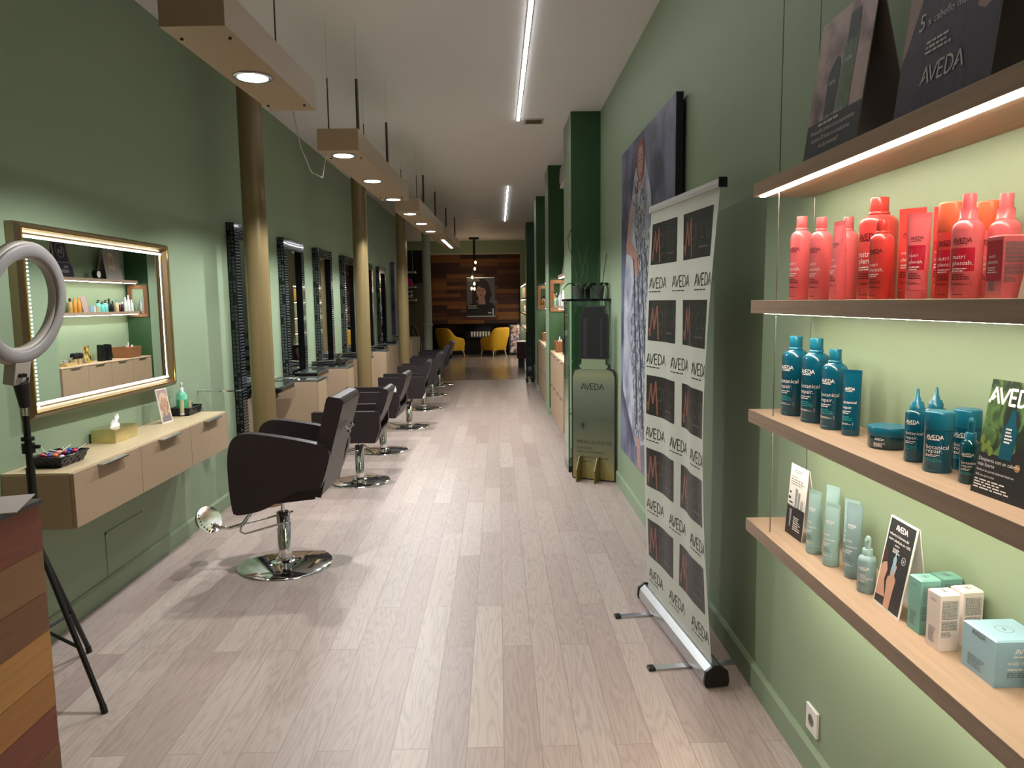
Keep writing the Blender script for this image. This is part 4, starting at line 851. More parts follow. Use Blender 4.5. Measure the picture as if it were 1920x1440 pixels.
def p4b(b, mp, W_, h):
    m_ = .005; b.flat(mp, [rect(m_, m_, W_-m_, h-m_)], 1, .0003); b.flat(mp, aveda(.0125, 'C', .17, W_/2, h*.87), 2, .0009)
    for i, s in enumerate(('refuerza la barrera del', 'cuero cabelludo un +24%')): b.glyphs(lambda u, v, n: mp(u+.012, v+h*(.80-.055*i), n), text(s, .0095), 2, .0009)
    b.glyphs(lambda u, v, n: mp(u+.045, v+h*.70, n), text('NUEVO', .006), 2, .0009); b.flat(mp, dashes(.04, .012, 3, 3, .5, .04, h*.63), 2, .0009)
    b.flat(mp, [[(m_, h*.62), (.022, h*.55), (.035, h*.42), (.03, h*.3), (.045, h*.12), (m_+.002, h*.1), (m_, h*.1)]], 3, .0005)
    b.flat(mp, [[(m_, h*.66), (.02, h*.62), (.028, h*.5), (.012, h*.47), (m_, h*.42)]], 5, .0006)
    b.flat(mp, [[(.048, m_), (.045, h*.2), (.04, h*.3), (.043, h*.36), (.052, h*.37), (.06, h*.45), (.068, h*.52), (.072, h*.5), (.068, h*.4), (.078, h*.36), (.075, h*.25), (.073, m_)], [(.05, h*.35), (.049, h*.47), (.054, h*.47), (.056, h*.36)]], 3, .0007)
    b.flat(mp, [[(.052, h*.4), (.052, h*.58), (.056, h*.6), (.059, h*.7), (.062, h*.6), (.066, h*.58), (.066, h*.4)]], 4, .0009)
    b.flat(mp, ringpoly(.093, h*.6, .0085, .0095, .001, 20), 2, .0009); b.glyphs(lambda u, v, n: mp(u+.0885, v+h*.575, n), text('V', .013), 2, .0009)
board('info_card', 'white bordered dark card with a hand holding a pale bottle on the lowest shelf', 'card', (.918, 1.734), (.915, 1.612), .22, .17, p4b, [paper, charc, inkw, skin, mat('printed_pale_blue', (140, 170, 190), .5), mat('printed_brown_hair', (70, 44, 36), .5)], z4+.0003, legs=.03)
leafm = mottle('printed_olive_leaves', (20, 34, 18), (92, 128, 66), 32, 0.42, 0.62, stretch=(1, 1, 0.6), dist=1.0)
def p3(b, mp, W_, h):
    b.flat(mp, [rect(0, 0, W_, h)], 2, .0003); b.flat(mp, [[(0, h*.36), (W_*.55, h*.36), (W_*.8, h*.5), (W_*.85, h*.8), (W_*.6, h), (0, h)]], 1, .0006)
    b.flat(mp, aveda(.028, 'L', .19, .003, h*.80), 3, .0012)
    b.flat(mp, [[(.052, h*.34), (.05, h*.6), (.058, h*.66), (.062, h*.76), (.072, h*.76), (.076, h*.66), (.084, h*.6), (.082, h*.34)]], 4, .0009); b.flat(mp, dashes(.02, .03, 5, 3, .5, .057, h*.48), 3, .0012)
    for (a, c) in ((.012, .4), (.022, .43), (.006, .47), (.03, .38)): b.flat(mp, [ell(a, h*c, .006, .009, 10)], 5, .0009)
    b.flat(mp, [ell(.1, h*.3, .007, .007, 12)], 6, .0009); b.flat(mp, ringpoly(.112, h*.68, .016, .018, .0016, 22), 3, .001); b.glyphs(lambda u, v, n: mp(u+.104, v+h*.65, n), text('V', .018), 3, .001)
    for i, (s, q) in enumerate((('Despierta con un cabello', .0098), ('más fuerte', .0098), ('Reduce las puntas abiertas hasta un', .0064), ('84% en una noche', .0064))):
        b.glyphs(lambda u, v, n: mp(u+.006, v+h*(.29-.045*i), n), text(s, q), 3, .0012)
    b.flat(mp, dashes(.105, .02, 4, 7, .5, .006, h*.05), 3, .0012)
board('info_card', 'dark card with olive leaves and a teal bottle at the right of the third shelf', 'card', (.896, 1.355), (.905, 1.222), .216, .16, p3, [paper, leafm, pdark, inkw, teal, mat('printed_olive', (110, 130, 52), .5), mat('printed_seed', (170, 120, 60), .5)], z3+.0003, legs=.035)
def p2(b, mp, W_, h):
    b.flat(mp, [rect(0, 0, W_, h)], 1, .0003); b.flat(mp, [[(.028, h*.3), (.026, h*.5), (.03, h*.55), (.033, h*.7), (.036, h*.55), (.04, h*.5), (.038, h*.3)]], 2, .0008); b.flat(mp, [ell(.055, h*.82, .016, .02, 14)], 3, .0008)
    b.flat(mp, dashes(.06, .03, 5, 3, .5, .045, h*.4)+dashes(.07, .008, 1, 5, .6, .02, h*.66), 4, .0008)
board('info_card', 'pale card cut by the right edge at the end of the coral row', 'card', (.872, 1.225), (.875, 1.12), .145, .2, p2, [paper, mat('printed_beige', (206, 182, 166), .5), pink, inkd, pdark], z2+.0003, legs=.03)

# ------------------------------------------------------------------ roll-up banner
t = thing('rollup_banner', 'tall roll-up banner with dark logo squares standing by the right wall', 'banner', (0.83, 3.33, 0), math.atan2(0.905, -0.1)-PI/2)
# local: +y runs from the near end to the far end, -x faces the room
LB = 0.455
mb = MB(); mb.prism([(-0.045, 0.012), (0.045, 0.012), (0.05, 0.03), (0.044, 0.07), (0.02, 0.088), (-0.018, 0.092), (-0.044, 0.07), (-0.05, 0.03)], 'y', -LB, LB); mb.build('cassette', alu, t)
for s_ in (-1, 1): MB().prism([(-0.048, 0.01), (0.048, 0.01), (0.054, 0.03), (0.048, 0.075), (0.02, 0.094), (-0.018, 0.097), (-0.048, 0.075), (-0.054, 0.03)], 'y', s_*LB, s_*(LB+0.014)).build('end_cap', black, t, bevel=0.004)
for yy in (-0.27, 0.27):
    f = MB().box((-0.2, yy-0.018, 0.0), (0.2, yy+0.018, 0.009)).build('foot', alu, t)
    for s_ in (-1, 1): MB().box((s_*0.2, yy-0.02, 0.0), (s_*0.23, yy+0.02, 0.014)).build('foot_tip', black, f, bevel=0.003)
MB().tube([(0.03, 0, 0.09), (0.03, 0, 2.03)], 0.008).build('support_pole', darkmetal, t)
BW, BH = 0.85, 1.96
def bmap(u, v, n=0.0):
    """u from the far end (0) to the near end, v up"""
    k = math.sin(PI*min(1, max(0, v/BH))); q = 2*u/BW-1
    c = -0.045*q*q*k*(1 if q > 0 else .6)+0.007*math.sin(9*q)*k
    y = BW/2-u; 
    if q > 0: y += 0.03*q*k
    return (-0.005+c-n, y, 0.085+v)
b = MB(); NU, NV = 28, 24; th = 0.0006
for s_, nn in ((1, 0), (-1, -th)):
    vs = [bmap(BW*i/NU, BH*j/NV, nn) for j in range(NV+1) for i in range(NU+1)]
    fs = [(j*(NU+1)+i, j*(NU+1)+i+1, (j+1)*(NU+1)+i+1, (j+1)*(NU+1)+i) for j in range(NV) for i in range(NU)]
    b.add(vs, fs if s_ == 1 else [f[::-1] for f in fs], 0, True)
def grid(b, x0, y0, x1, y1, mi, n, nx=10):
    b.flat(bmap, [rect(x0+(x1-x0)*i/nx, y0+(y1-y0)*j/4, x0+(x1-x0)*(i+1)/nx, y0+(y1-y0)*(j+1)/4) for i in range(nx) for j in range(4)], mi, n)
def logo_square(b, x, y, w_, h_):
    grid(b, x, y, x+w_, y+h_, 1, .001)
    # copper brush M, thin letters
    S = [((.08, .12), (.16, .8)), ((.16, .8), (.22, .3)), ((.22, .3), (.30, .86)), ((.30, .86), (.35, .04)), ((.05, .3), (.09, .12))]
    b.flat(bmap, [[(x+p[0]*w_*.95, y+p[1]*h_) for p in q] for q in strokes(S, .045)], 2, .0017)
    k = h_; T = []
    def arc(cx, cy, rx, ry, a0, a1, n=9):
        p = [(cx+rx*math.cos(math.radians(a0+(a1-a0)*i/n)), cy+ry*math.sin(math.radians(a0+(a1-a0)*i/n))) for i in range(n+1)]
        return list(zip(p, p[1:]))
    T += arc(.66, .56, .13, .17, 20, 340)+[((.80, .73), (.80, .39))]           # a
    T += [((.90, .73), (.90, .39))]+arc(1.0, .60, .10, .13, 60, 180, 5)        # r
    T += arc(1.22, .56, .13, .17, 50, 310)+arc(1.54, .56, .13, .17, 0, 360, 12)  # c o
    b.flat(bmap, [[(x+p[0]*k, y+p[1]*k) for p in q] for q in strokes(T, .016)], 3, .0017)
    b.glyphs(lambda u, v, n: bmap(x+w_*.40+u, y+h_*.2+v, n), text('E', h_*.12), 3, .0017); b.flat(bmap, dashes(w_*.3, h_*.06, 1, 6, .6, x+w_*.62, y+h_*.2), 3, .0017)
for k in range(5):
    zt = 1.975-0.085-.375*k
    logo_square(b, .035, zt-.2, .345, .2); logo_square(b, .455, zt-.2, .345, .2)
    for j, u in enumerate((.03, .33, .63)):
        if k < 5 and zt-.33 > 0.01:
            b.flat(bmap, aveda(.049, 'L', .12, u, zt-.335+.02), 1, .001); b.flat(bmap, dashes(.2, .008, 1, 3, .6, u, zt-.335), 1, .001)
b.build('printed_sheet', [mat('banner_vinyl', (186, 188, 176), 0.45, vary=0.01), mat('banner_black_print', (30, 28, 28), 0.4), mat('banner_copper_print', (126, 80, 66), 0.4), mat('banner_grey_print', (92, 88, 86), 0.4)], t)
MB().prism([(-0.014, 2.035), (0.01, 2.035), (0.014, 2.05), (0.008, 2.068), (-0.01, 2.068), (-0.016, 2.05)], 'y', -LB+.02, LB-.02).build('top_rail', mat('satin_grey_rail', (186, 186, 182), .4), t)
MB().box((-0.018, -LB+.014, 2.033), (0.016, -LB+.0195, 2.071)).build('rail_cap', black, t)

# ------------------------------------------------------------------ big fashion canvas
t = thing('wall_canvas', 'tall canvas of a red haired woman in a patterned dress on the right wall', 'picture', (0, 0, 0))
MB().box((0.981, 4.1, 0.41), (1.02, 5.85, 2.72)).build('stretcher', mat('canvas_black_edge', (12, 12, 20), .6), t)
MB().box((1.02, 4.2, 0.6), (WR-0.0005, 5.75, 2.6)).build('hanging_batten', black, t)
mp = plane((0.9805, 5.85, 0.41), (0, -1, 0), (0, 0, 1))
cv = lambda pts: [(5.85-y, z-.41) for y, z in pts]
b = MB(); b.flat(mp, [rect(0, 0, 1.75, 2.31)], 0, .0003)
halo = [(5.75, .9), (5.7, 1.8), (5.5, 2.2), (5.3, 2.5), (5.0, 2.6), (4.75, 2.3), (4.7, 2.1), (4.3, 2.15), (4.2, 1.9), (4.3, 1.2), (4.6, .7), (5.2, .55)]
b.flat(mp, [cv(halo)], 1, .0006)
b.flat(mp, [cv([(5.414, 2.323), (5.351, 2.271), (5.42, 2.14), (5.481, 2.041), (5.281, 1.97), (5.133, 1.895), (5.10, 1.83), (5.19, 1.80), (5.25, 1.75), (5.34, 1.88), (5.45, 1.93), (5.596, 1.946), (5.632, 2.007), (5.56, 2.12), (5.5, 2.24)])], 3, .0016)
b.flat(mp, [cv([(5.282, 2.002), (4.896, 2.002), (4.70, 2.1), (4.52, 2.11), (4.36, 2.07), (4.232, 1.99), (4.2, 1.7), (4.45, 1.6), (4.7, 1.55), (5.3, 1.75)])], 6, .0010)
b.flat(mp, [cv([(5.298, 1.78), (5.23, 2.0), (4.936, 2.0), (4.6, 1.85), (4.479, 1.78), (4.409, 1.347), (4.585, 1.151), (4.658, 0.905), (4.8, .74), (4.952, 0.631), (5.212, 0.635), (5.309, 0.947), (5.40, 1.2), (5.439, 1.51)])], 2, .0013)
for a_, c_ in ((5.33, 5.18), (5.2, 4.98), (5.05, 4.8), (4.9, 4.62)):
    b.flat(mp, [cv([(a_, 1.9), (a_-.03, 1.9), (c_-.05, .72), (c_+.0, .72)])], 5, .0016)
b.flat(mp, [cv([(4.55, 1.35), (4.5, 1.4), (4.42, 1.25), (4.44, 1.0), (4.5, .98)])], 3, .0016); b.flat(mp, [cv([(4.62, 1.55), (4.45, 1.6), (4.42, 1.3), (4.55, 1.2)])], 5, .0015)
b.flat(mp, [cv([(5.38, 2.33), (5.34, 2.37), (5.236, 2.43), (5.04, 2.40), (4.957, 2.29), (4.93, 2.2), (4.972, 2.101), (4.895, 1.992), (5.223, 1.987), (5.315, 2.093), (5.362, 2.229)])], 2, .0019)
b.flat(mp, [cv([(5.182, .64), (5.04, .64), (5.03, .55), (5.0, .42), (5.134, .42), (5.15, .5)])], 3, .001)
b.flat(mp, [cv([(5.165, 2.45), (5.058, 2.45), (5.05, 2.36), (5.185, 2.36)])], 3, .0020)
b.flat(mp, [cv([(5.215, 2.612), (5.195, 2.65), (5.15, 2.677), (5.067, 2.684), (4.99, 2.655), (4.957, 2.59), (4.95, 2.50), (4.984, 2.427), (5.05, 2.40), (5.15, 2.41), (5.21, 2.49), (5.225, 2.56)])], 4, .0023)
b.flat(mp, [cv([(5.17, 2.60), (5.14, 2.635), (5.06, 2.64), (5.01, 2.60), (5.0, 2.53), (5.02, 2.46), (5.08, 2.41), (5.13, 2.425), (5.17, 2.48), (5.18, 2.54)])], 3, .0027)
for q in (5.135, 5.05): b.flat(mp, [[(5.85-q-.024, 2.543-.41), (5.85-q, 2.555-.41), (5.85-q+.024, 2.543-.41), (5.85-q, 2.533-.41)], rect(5.85-q-.026, 2.568-.41, 5.85-q+.026, 2.574-.41)], 5, .003)
b.flat(mp, [[(5.85-5.11, 2.455-.41), (5.85-5.09, 2.463-.41), (5.85-5.06, 2.455-.41), (5.85-5.085, 2.442-.41)]], 4, .003); b.flat(mp, [[(5.85-5.10, 2.485-.41), (5.85-5.075, 2.487-.41), (5.85-5.092, 2.53-.41)]], 7, .003)
for k in range(4): b.flat(mp, [cv([(5.17+.02*k, 1.88), (5.16+.02*k, 1.88), (5.13+.025*k, 1.77), (5.145+.025*k, 1.77)])], 3, .0021)
b.build('printed_canvas', [mottle('painted_slate_backdrop', (56, 56, 80), (116, 118, 144), 3.5, .38, .64), mottle('painted_pale_backdrop', (112, 116, 142), (176, 180, 188), 4.0, .36, .62), mottle('painted_patterned_dress', (62, 68, 92), (172, 176, 178), 20, .40, .64, dist=1), mat('painted_skin', (168, 130, 118), .5), mat('painted_red_hair', (128, 56, 64), .5), mat('painted_navy_fold', (46, 48, 72), .5), mottle('painted_floral_dress', (116, 122, 136), (188, 190, 186), 30, .40, .62), mat('painted_skin_shade', (160, 112, 98), .5)], t)

# ------------------------------------------------------------------ bottle standee
a = Vector((0.655, 6.56, 0)); c_ = Vector((1.02, 6.36, 0)); U = (c_-a).normalized(); W_ = (c_-a).length
t = thing('bottle_standee', 'giant cardboard dropper bottle standee reading AVEDA beside the glass cabinet', 'standee', (0, 0, 0))
mp = plane(a, U, (0, 0, 1)); cx = W_/2
def sym(p): return [(cx-x, z) for x, z in p]+[(cx+x, z) for x, z in reversed(p)]
hb = W_*0.5
out = sym([(hb*.96, 0.0), (hb, .02), (hb, .93), (hb*.97, .975), (hb*.88, 1.0), (hb*.72, 1.01), (hb*.7, 1.04), (hb*.58, 1.06), (hb*.58, 1.09), (hb*.66, 1.095), (hb*.64, 1.46), (hb*.6, 1.49), (hb*.5, 1.50), (hb*.5, 1.545), (hb*.46, 1.56)])
b = MB(); n = len(out); vs = [mp(u, v, 0) for u, v in out]+[mp(u, v, -.022) for u, v in out]
b.add(vs, [tuple(range(n)), tuple(range(n, 2*n))[::-1]]+[(i, n+i, n+(i+1) % n, (i+1) % n) for i in range(n)], 0)
e = .012; body = sym([(hb-e, .012), (hb-e, .93), (hb*.86, .985), (hb*.66, .998)])
b.flat(mp, [body], 1, .0008)
b.flat(mp, [[(x, z) for x, z in sym([(hb*.56, 1.0), (hb*.66, 1.03), (hb*.54, 1.05), (hb*.54, 1.09)])]], 2, .0008)
b.flat(mp, [sym([(hb*.64, 1.10), (hb*.62, 1.46), (hb*.57, 1.485), (hb*.47, 1.50), (hb*.47, 1.55)])], 3, .0008); b.flat(mp, [rect(cx-hb*.46, 1.11, cx-hb*.3, 1.45), rect(cx+hb*.3, 1.11, cx+hb*.4, 1.45)], 4, .0012)
b.flat(mp, aveda(.052, 'C', .14, cx-.01, .82), 5, .0014); b.flat(mp, ringpoly(cx-.1, .49, .03, .035, .004, 26), 5, .0014); b.flat(mp, [[(cx-.1, .46), (cx-.085, .5), (cx-.1, .52), (cx-.115, .5)]], 5, .0014)
for s_, q, z_ in (('MIRACULOUS OIL', .043, .33), ('HIGH-SHINE', .027, .28), ('HAIR CONCENTRATE', .027, .245), ('CONCENTRÉ CAPILLAIRE', .027, .195), ('BRILLIANCE', .027, .16)):
    b.glyphs(lambda u, v, n: mp(u+.045, v+z_, n), text(s_, q), 5, .0014)
b.build('cutout_panel', [mat('standee_dark_edge', (30, 30, 26), .5), None, mat('printed_glass_neck', (120, 132, 104), .35), mat('printed_black_cap', (6, 6, 8), .8), mat('printed_cap_shine', (30, 28, 30), .8), mat('printed_dark_ink', (34, 36, 28), .5)], t)
def standee_print():
    M = bpy.data.materials.new('printed_oil_bottle'); M.use_nodes = True; nt = M.node_tree; N = nt.nodes; L = nt.links; bs = N['Principled BSDF']; bs.inputs['Roughness'].default_value = .3
    tc = N.new('ShaderNodeTexCoord'); s = N.new('ShaderNodeSeparateXYZ'); L.new(tc.outputs['Object'], s.inputs[0]); ra = N.new('ShaderNodeValToRGB'); L.new(s.outputs[2], ra.inputs[0])
    ra.color_ramp.elements[0].color = rgb((146, 128, 62)); ra.color_ramp.elements[1].color = rgb((110, 118, 94))
    for p, c in ((0.1, (140, 128, 76)), (0.25, (106, 106, 80)), (0.55, (78, 86, 70)), (0.85, (104, 112, 96)), (0.95, (126, 128, 98))):
        e_ = ra.color_ramp.elements.new(p); e_.color = rgb(c)
    L.new(ra.outputs[0], bs.inputs['Base Color']); return M
t.children[0].data.materials[1] = standee_print()
for u in (.09, .26):
    b = MB(); N_ = U.cross(Vector((0, 0, 1)))
    o_ = a+U*u
    q = lambda d, z: tuple(o_+N_*d+Vector((0, 0, z)))
    pts = [(0.001, 0.0), (0.13, 0.0), (0.13, 0.11), (0.06, .22), (0.001, .22)]
    vs = [q(d, z) for d, z in pts]; vs2 = [tuple(Vector(v)+U*.01) for v in vs]
    b.add(vs+vs2, [(0, 1, 2, 3, 4), (9, 8, 7, 6, 5)]+[(i, 5+i, 5+(i+1) % 5, (i+1) % 5) for i in range(5)]); b.build('support_fin', mat('standee_gold_fin', (126, 110, 60), .4), t)

# ------------------------------------------------------------------ glass cabinet with orchids
t = thing('glass_display_cabinet', 'narrow glass display cabinet behind the bottle standee', 'display cabinet', (0.645, 6.78, 0))
X_, Y_ = 0.38, 0.42
MB().box((0, 0, 0), (X_, Y_, .055)).build('base', blackg, t); MB().box((-.02, -.02, 1.6), (X_+.01, Y_+.02, 1.622)).build('top', blackg, t, bevel=.002)
for x0, y0, x1, y1 in ((0, 0, X_, .006), (0, Y_-.006, X_, Y_), (0, .007, .006, Y_-.007)): MB().box((x0, y0, .056), (x1, y1, 1.599)).build('glass_pane', glass, t)
for x0, y0 in ((0.007, .007), (X_-.014, 0.007), (0.007, Y_-.014), (X_-.014, Y_-.014)): MB().box((x0, y0, .056), (x0+.007, y0+.007, 1.599)).build('corner_post', alu, t)
for z_ in (.55, 1.05): MB().box((.015, .02, z_), (X_-.015, Y_-.02, z_+.006)).build('glass_shelf', glass, t)
for k, (x, y, lb) in enumerate(((.2, .2, 'left small gold perfume ornament in the glass cabinet'), (.28, .22, 'right small gold perfume ornament in the glass cabinet'))):
    o = thing('ornament', lb, 'ornament', (.645+x, 6.78+y, 1.0565), group='ornaments in the glass cabinet'); MB().lathe([(.018, 0), (.024, .02), (.006, .05), (.014, .07), (.004, .1)], 14).build('body', goldm, o)
leafg = mat('orchid_leaf', (44, 66, 36), .4, vary=.2); potm = mat('smoky_clear_pot', (150, 158, 150), .1, vary=.1, trans=.8); barkm = mat('bark_mix', (52, 42, 34), .9, vary=.4, scale=60); stemm = mat('orchid_stem', (58, 72, 40), .5)
for k, (x, y, r_, lb, stems) in enumerate(((.76, 6.93, .062, 'left orchid with a long looping stem in a clear pot on the glass cabinet', [[(0, 0, .05), (-.03, 0, .3), (-.09, 0, .48), (-.1, 0, .56), (-.06, 0, .6), (-.01, 0, .52), (.03, 0, .3), (.08, 0, .12)], [(0, .02, .05), (.05, .02, .3), (.09, .02, .5)], [(-.1, 0, .57), (-.06, .0, .66), (-.02, 0, .72)]]), (.845, 7.08, .055, 'middle orchid in a clear pot on the glass cabinet', [[(0, 0, .05), (.02, 0, .3), (-.02, 0, .5)]]), (.94, 6.9, .06, 'right orchid with two upright sticks in a clear pot on the glass cabinet', [[(0, 0, .05), (.01, 0, .44)], [(.03, .02, .05), (.08, .02, .42)]]))):
    o = thing('potted_orchid', lb, 'plant', (x, y, 1.6225), group='orchids on the glass cabinet')
    MB().lathe([(r_*.75, 0), (r_, .12), (r_*1.03, .122), (r_*.97, .118), (r_*.72, .004)], 22).build('pot', potm, o); MB().lathe([(r_*.7, .005), (r_*.93, .1)], 18).build('potting_bark', barkm, o)
    m1 = MB()
    for s_ in stems: m1.tube(s_, .0035, 6)
    m1.build('stem', stemm, o)
    for j in range(4):
        an = j*1.6+k; ca, sa = math.cos(an), math.sin(an); mb = MB(); vs = []
        for i in range(8):
            f = i/7; rr = .02+.13*f; z_ = .11+.05*math.sin(f*2.6)-.05*f*f; wd = .024*math.sin(PI*min(.98, f*.9+.1))
            vs += [(rr*ca-wd*sa, rr*sa+wd*ca, z_+.004), (rr*ca, rr*sa, z_-.004), (rr*ca+wd*sa, rr*sa-wd*ca, z_+.004)]
        mb.add(vs, [(3*i+q_, 3*i+q_+1, 3*i+q_+4, 3*i+q_+3) for i in range(7) for q_ in (0, 1)], 0, True); lf = mb.build('leaf', leafg, o)
        sd = lf.modifiers.new('solid', 'SOLIDIFY'); sd.thickness = .003
#PART3
# ------------------------------------------------------------------ niches between the pillars
def make_basket(name, label, loc, wx, wy, h, rz=0, grp=None):
    return tray(name, label, loc, rz, wx, wy, h, wicker, 0.012)
def niche_cabinet(label, y0, y1, x, top=.92):
    t = thing('niche_cabinet', label, 'cabinet', (x, y0, 0), group='taupe cabinets in the wall niches')
    L = y1-y0; D = WR-x-.002; n = 4
    MB().box((.018, 0, .06), (D, L, top-.012)).build('body', taupe, t); MB().box((0.04, .01, 0), (D, L-.01, .06)).build('plinth', darkmetal, t)
    MB().box((0.002, 0, top-.012), (D, L, top)).build('worktop', mat('pale_oak_laminate', (214, 186, 156), .45, vary=.08), t)
    w_ = L/n
    for k in range(n):
        for z0, z1 in ((.065, .475), (.482, top-.02)):
            d = MB().box((0, k*w_+.003, z0), (.016, (k+1)*w_-.003, z1)).build('door', taupe, t)
            c = (k+.5)*w_
            MB().box((-.022, c-.09, z1-.006), (-.0005, c+.09, z1)).build('handle', alu, d)
    return t
def niche_shelf(label, y0, y1, z, x=.84, led=True):
    t = thing('niche_shelf', label, 'shelf', (x, y0, z), group='shelves in the wall niches')
    MB().box((0, 0, -.04), (WR-x-.001, y1-y0, 0)).build('board', shelfwood, t)
    if led: MB().box((.012, .03, -.045), (.028, y1-y0-.03, -.0395)).build('light_strip', ledn, t)
    return t
def wood_mirror(label, x0, x1, z0, z1, y):
    t = thing('wooden_wall_mirror', label, 'mirror', (x0, y, z0), group='rustic wooden mirrors in the niches')
    W_, H_, f = x1-x0, z1-z0, .05; D = .03
    mb = MB()
    for q in ((0, 0, W_, f), (0, H_-f, W_, H_), (0, f, f, H_-f), (W_-f, f, W_, H_-f)): mb.box((q[0], -D, q[1]), (q[2], -.001, q[3]))
    mb.build('frame', mirrorwood, t, bevel=.004); MB().box((f, -.012, f), (W_-f, -.006, H_-f)).build('glass', mirrorm, t)
ledn = emit('led_niche', (255, 244, 224), 48)
def wallac(label, y, x=WR):
    t = thing('air_conditioner', label, 'air conditioner', (x, y, 3.04), group='wall air conditioners high in the niches')
    MB().prism([(-.001, 0), (-.12, 0), (-.19, .05), (-.21, .12), (-.2, .29), (-.15, .3), (-.001, .3)], 'y', -.42, .42).build('housing', offwhite, t, bevel=.008)
    MB().box((-.205, -.38, .03), (-.165, .38, .05)).build('louvre', white, t)
N1 = (8.29, 10.33); N2 = (11.07, 13.28)
niche_cabinet('taupe niche cabinet between the first and second pillar', N1[0], N1[1], .73, .92)
niche_cabinet('taupe niche cabinet between the second and third pillar', N2[0], N2[1], .72, .92)
niche_shelf('upper shelf of the first niche with led strip', N1[0]+.02, N1[1]-.02, 1.96); niche_shelf('product shelf of the first niche', N1[0]+.02, N1[1]-.02, 1.54)
niche_shelf('upper shelf of the second niche', N2[0]+.02, N2[1]-.02, 1.96); niche_shelf('product shelf of the second niche', N2[0]+.02, N2[1]-.02, 1.52)
wood_mirror('rustic wooden mirror on the second pillar facing the entrance', .735, 1.0, 1.46, 1.90, 10.349)
wood_mirror('rustic wooden mirror on the third pillar facing the entrance', .72, 1.0, 1.47, 1.88, 13.299)
wallac('white air conditioner high up between the first two pillars', 9.45); wallac('white air conditioner high up between the third and fourth pillars', 15.0)
make_basket('wicker_basket', 'wicker basket of small bottles on the first niche cabinet', (.89, 10.0, .9205), .24, .32, .14)
make_basket('wicker_basket', 'wicker basket on the second niche cabinet', (.87, 12.9, .9205), .22, .32, .14)
c8 = [(232, 120, 120), (90, 160, 190), (150, 210, 200), (60, 80, 90), (220, 220, 210), (90, 170, 160), (24, 24, 30), (60, 100, 50)]
def smallbottle(label, x, y, z, r, h, c, cc, grp, style=0):
    t = thing('small_bottle', label, 'bottle', (x, y, z), 0, grp)
    b = mat('plastic_%02x%02x%02x' % c, c, .3); k = mat('plastic_%02x%02x%02x' % cc, cc, .35)
    MB().lathe([(r*.95, 0), (r, .004), (r, h*.66), (r*.8, h*.72), (r*.45, h*.77)], 16).build('body', b, t)
    if style == 0: MB().lathe([(r*.5, h*.77), (r*.5, h)], 14).build('cap', k, t)
    else: MB().lathe([(r*.5, h*.77), (r*.5, h*.86), (r*.22, h*.87), (r*.22, h)], 14).tube([(0, 0, h*.98), (-r*1.0, 0, h*.99)], r*.16, 6).build('pump', k, t)
for i in range(5):
    smallbottle(['pink bottle sticking out of the first wicker basket', 'blue bottle in the first wicker basket', 'mint bottle in the first wicker basket', 'dark bottle in the first wicker basket', 'white bottle in the first wicker basket'][i], .83+.03*(i % 3), 9.93+.035*i, .927, .014, .2 if i == 0 else .16, c8[i], (230, 235, 235), 'bottles in the first wicker basket')
for i in range(3):
    smallbottle(['white tin in the second wicker basket', 'black bottle in the second wicker basket', 'green bottle in the second wicker basket'][i], .82+.05*i, 12.86+.04*i, .927, .024, .19, c8[(4, 6, 7)[i]], (20, 20, 24), 'bottles in the second wicker basket')
row = [(8.72, .026, .17, (60, 84, 40), (20, 20, 20)), (8.82, .026, .17, (184, 150, 90), (30, 28, 24)), (8.91, .024, .18, (204, 138, 50), (214, 150, 60)), (9.0, .024, .18, (204, 138, 50), (214, 150, 60)), (9.40, .033, .15, (120, 200, 190), (18, 18, 20)), (9.49, .033, .13, (120, 200, 190), (18, 18, 20)), (9.57, .033, .15, (120, 200, 190), (18, 18, 20)), (9.66, .022, .17, (22, 22, 26), (16, 16, 18)), (9.74, .018, .14, (22, 22, 26), (16, 16, 18)), (9.84, .026, .16, (200, 176, 140), (120, 160, 190)), (9.92, .018, .12, (52, 22, 26), (230, 230, 228)), (9.98, .018, .13, (52, 22, 26), (230, 230, 228)), (10.06, .024, .19, (214, 218, 220), (230, 232, 235)), (10.14, .022, .22, (224, 226, 228), (214, 218, 222)), (10.22, .022, .16, (214, 218, 220), (230, 232, 235))]
nm_ = ['olive green', 'tan', 'amber', 'second amber', 'mint pump', 'short mint pump', 'last mint pump', 'black', 'slim black', 'beige', 'maroon', 'second maroon', 'silver grey', 'tallest white', 'last pale']
for i, (y, r, h, c, cc) in enumerate(row): smallbottle('%s bottle on the product shelf of the first niche' % nm_[i], .90, y, 1.5405, r, h, c, cc, 'bottles in the first niche', 1 if 4 <= i <= 6 else 0)
for i in range(8): smallbottle('%s bottle on the product shelf of the second niche' % nm_[(0, 1, 2, 7, 9, 10, 12, 13)[i]], .92, 11.5+.2*i, 1.5205, .026, .17+.01*(i % 3), row[(0, 1, 2, 7, 9, 10, 12, 13)[i]][3], (30, 30, 34), 'bottles in the second niche')
for i, (y, c) in enumerate(((9.2, (150, 176, 190)), (9.26, (190, 200, 204)), (9.32, (190, 170, 120)))): tag(MB().box((-.03, -.025, 0), (.03, .025, .075)).build('small_carton', mat('ncarton%d' % i, c, .5)), '%s small carton on the product shelf of the first niche' % ('steel blue', 'light grey', 'beige')[i], 'box', 'cartons in the first niche').location = (.89, y, 1.5405)
def pp(b, mp, W_, h): b.flat(mp, [rect(0, 0, W_, h)], 1, .0005); portrait(b, mp, W_*.55, h*.66, h*.36, 2, 3, 4, 5, .0015)
port = [paper, mat('printed_warm_grey', (150, 142, 138), .5), hairblond, skin, lipm, pdark]
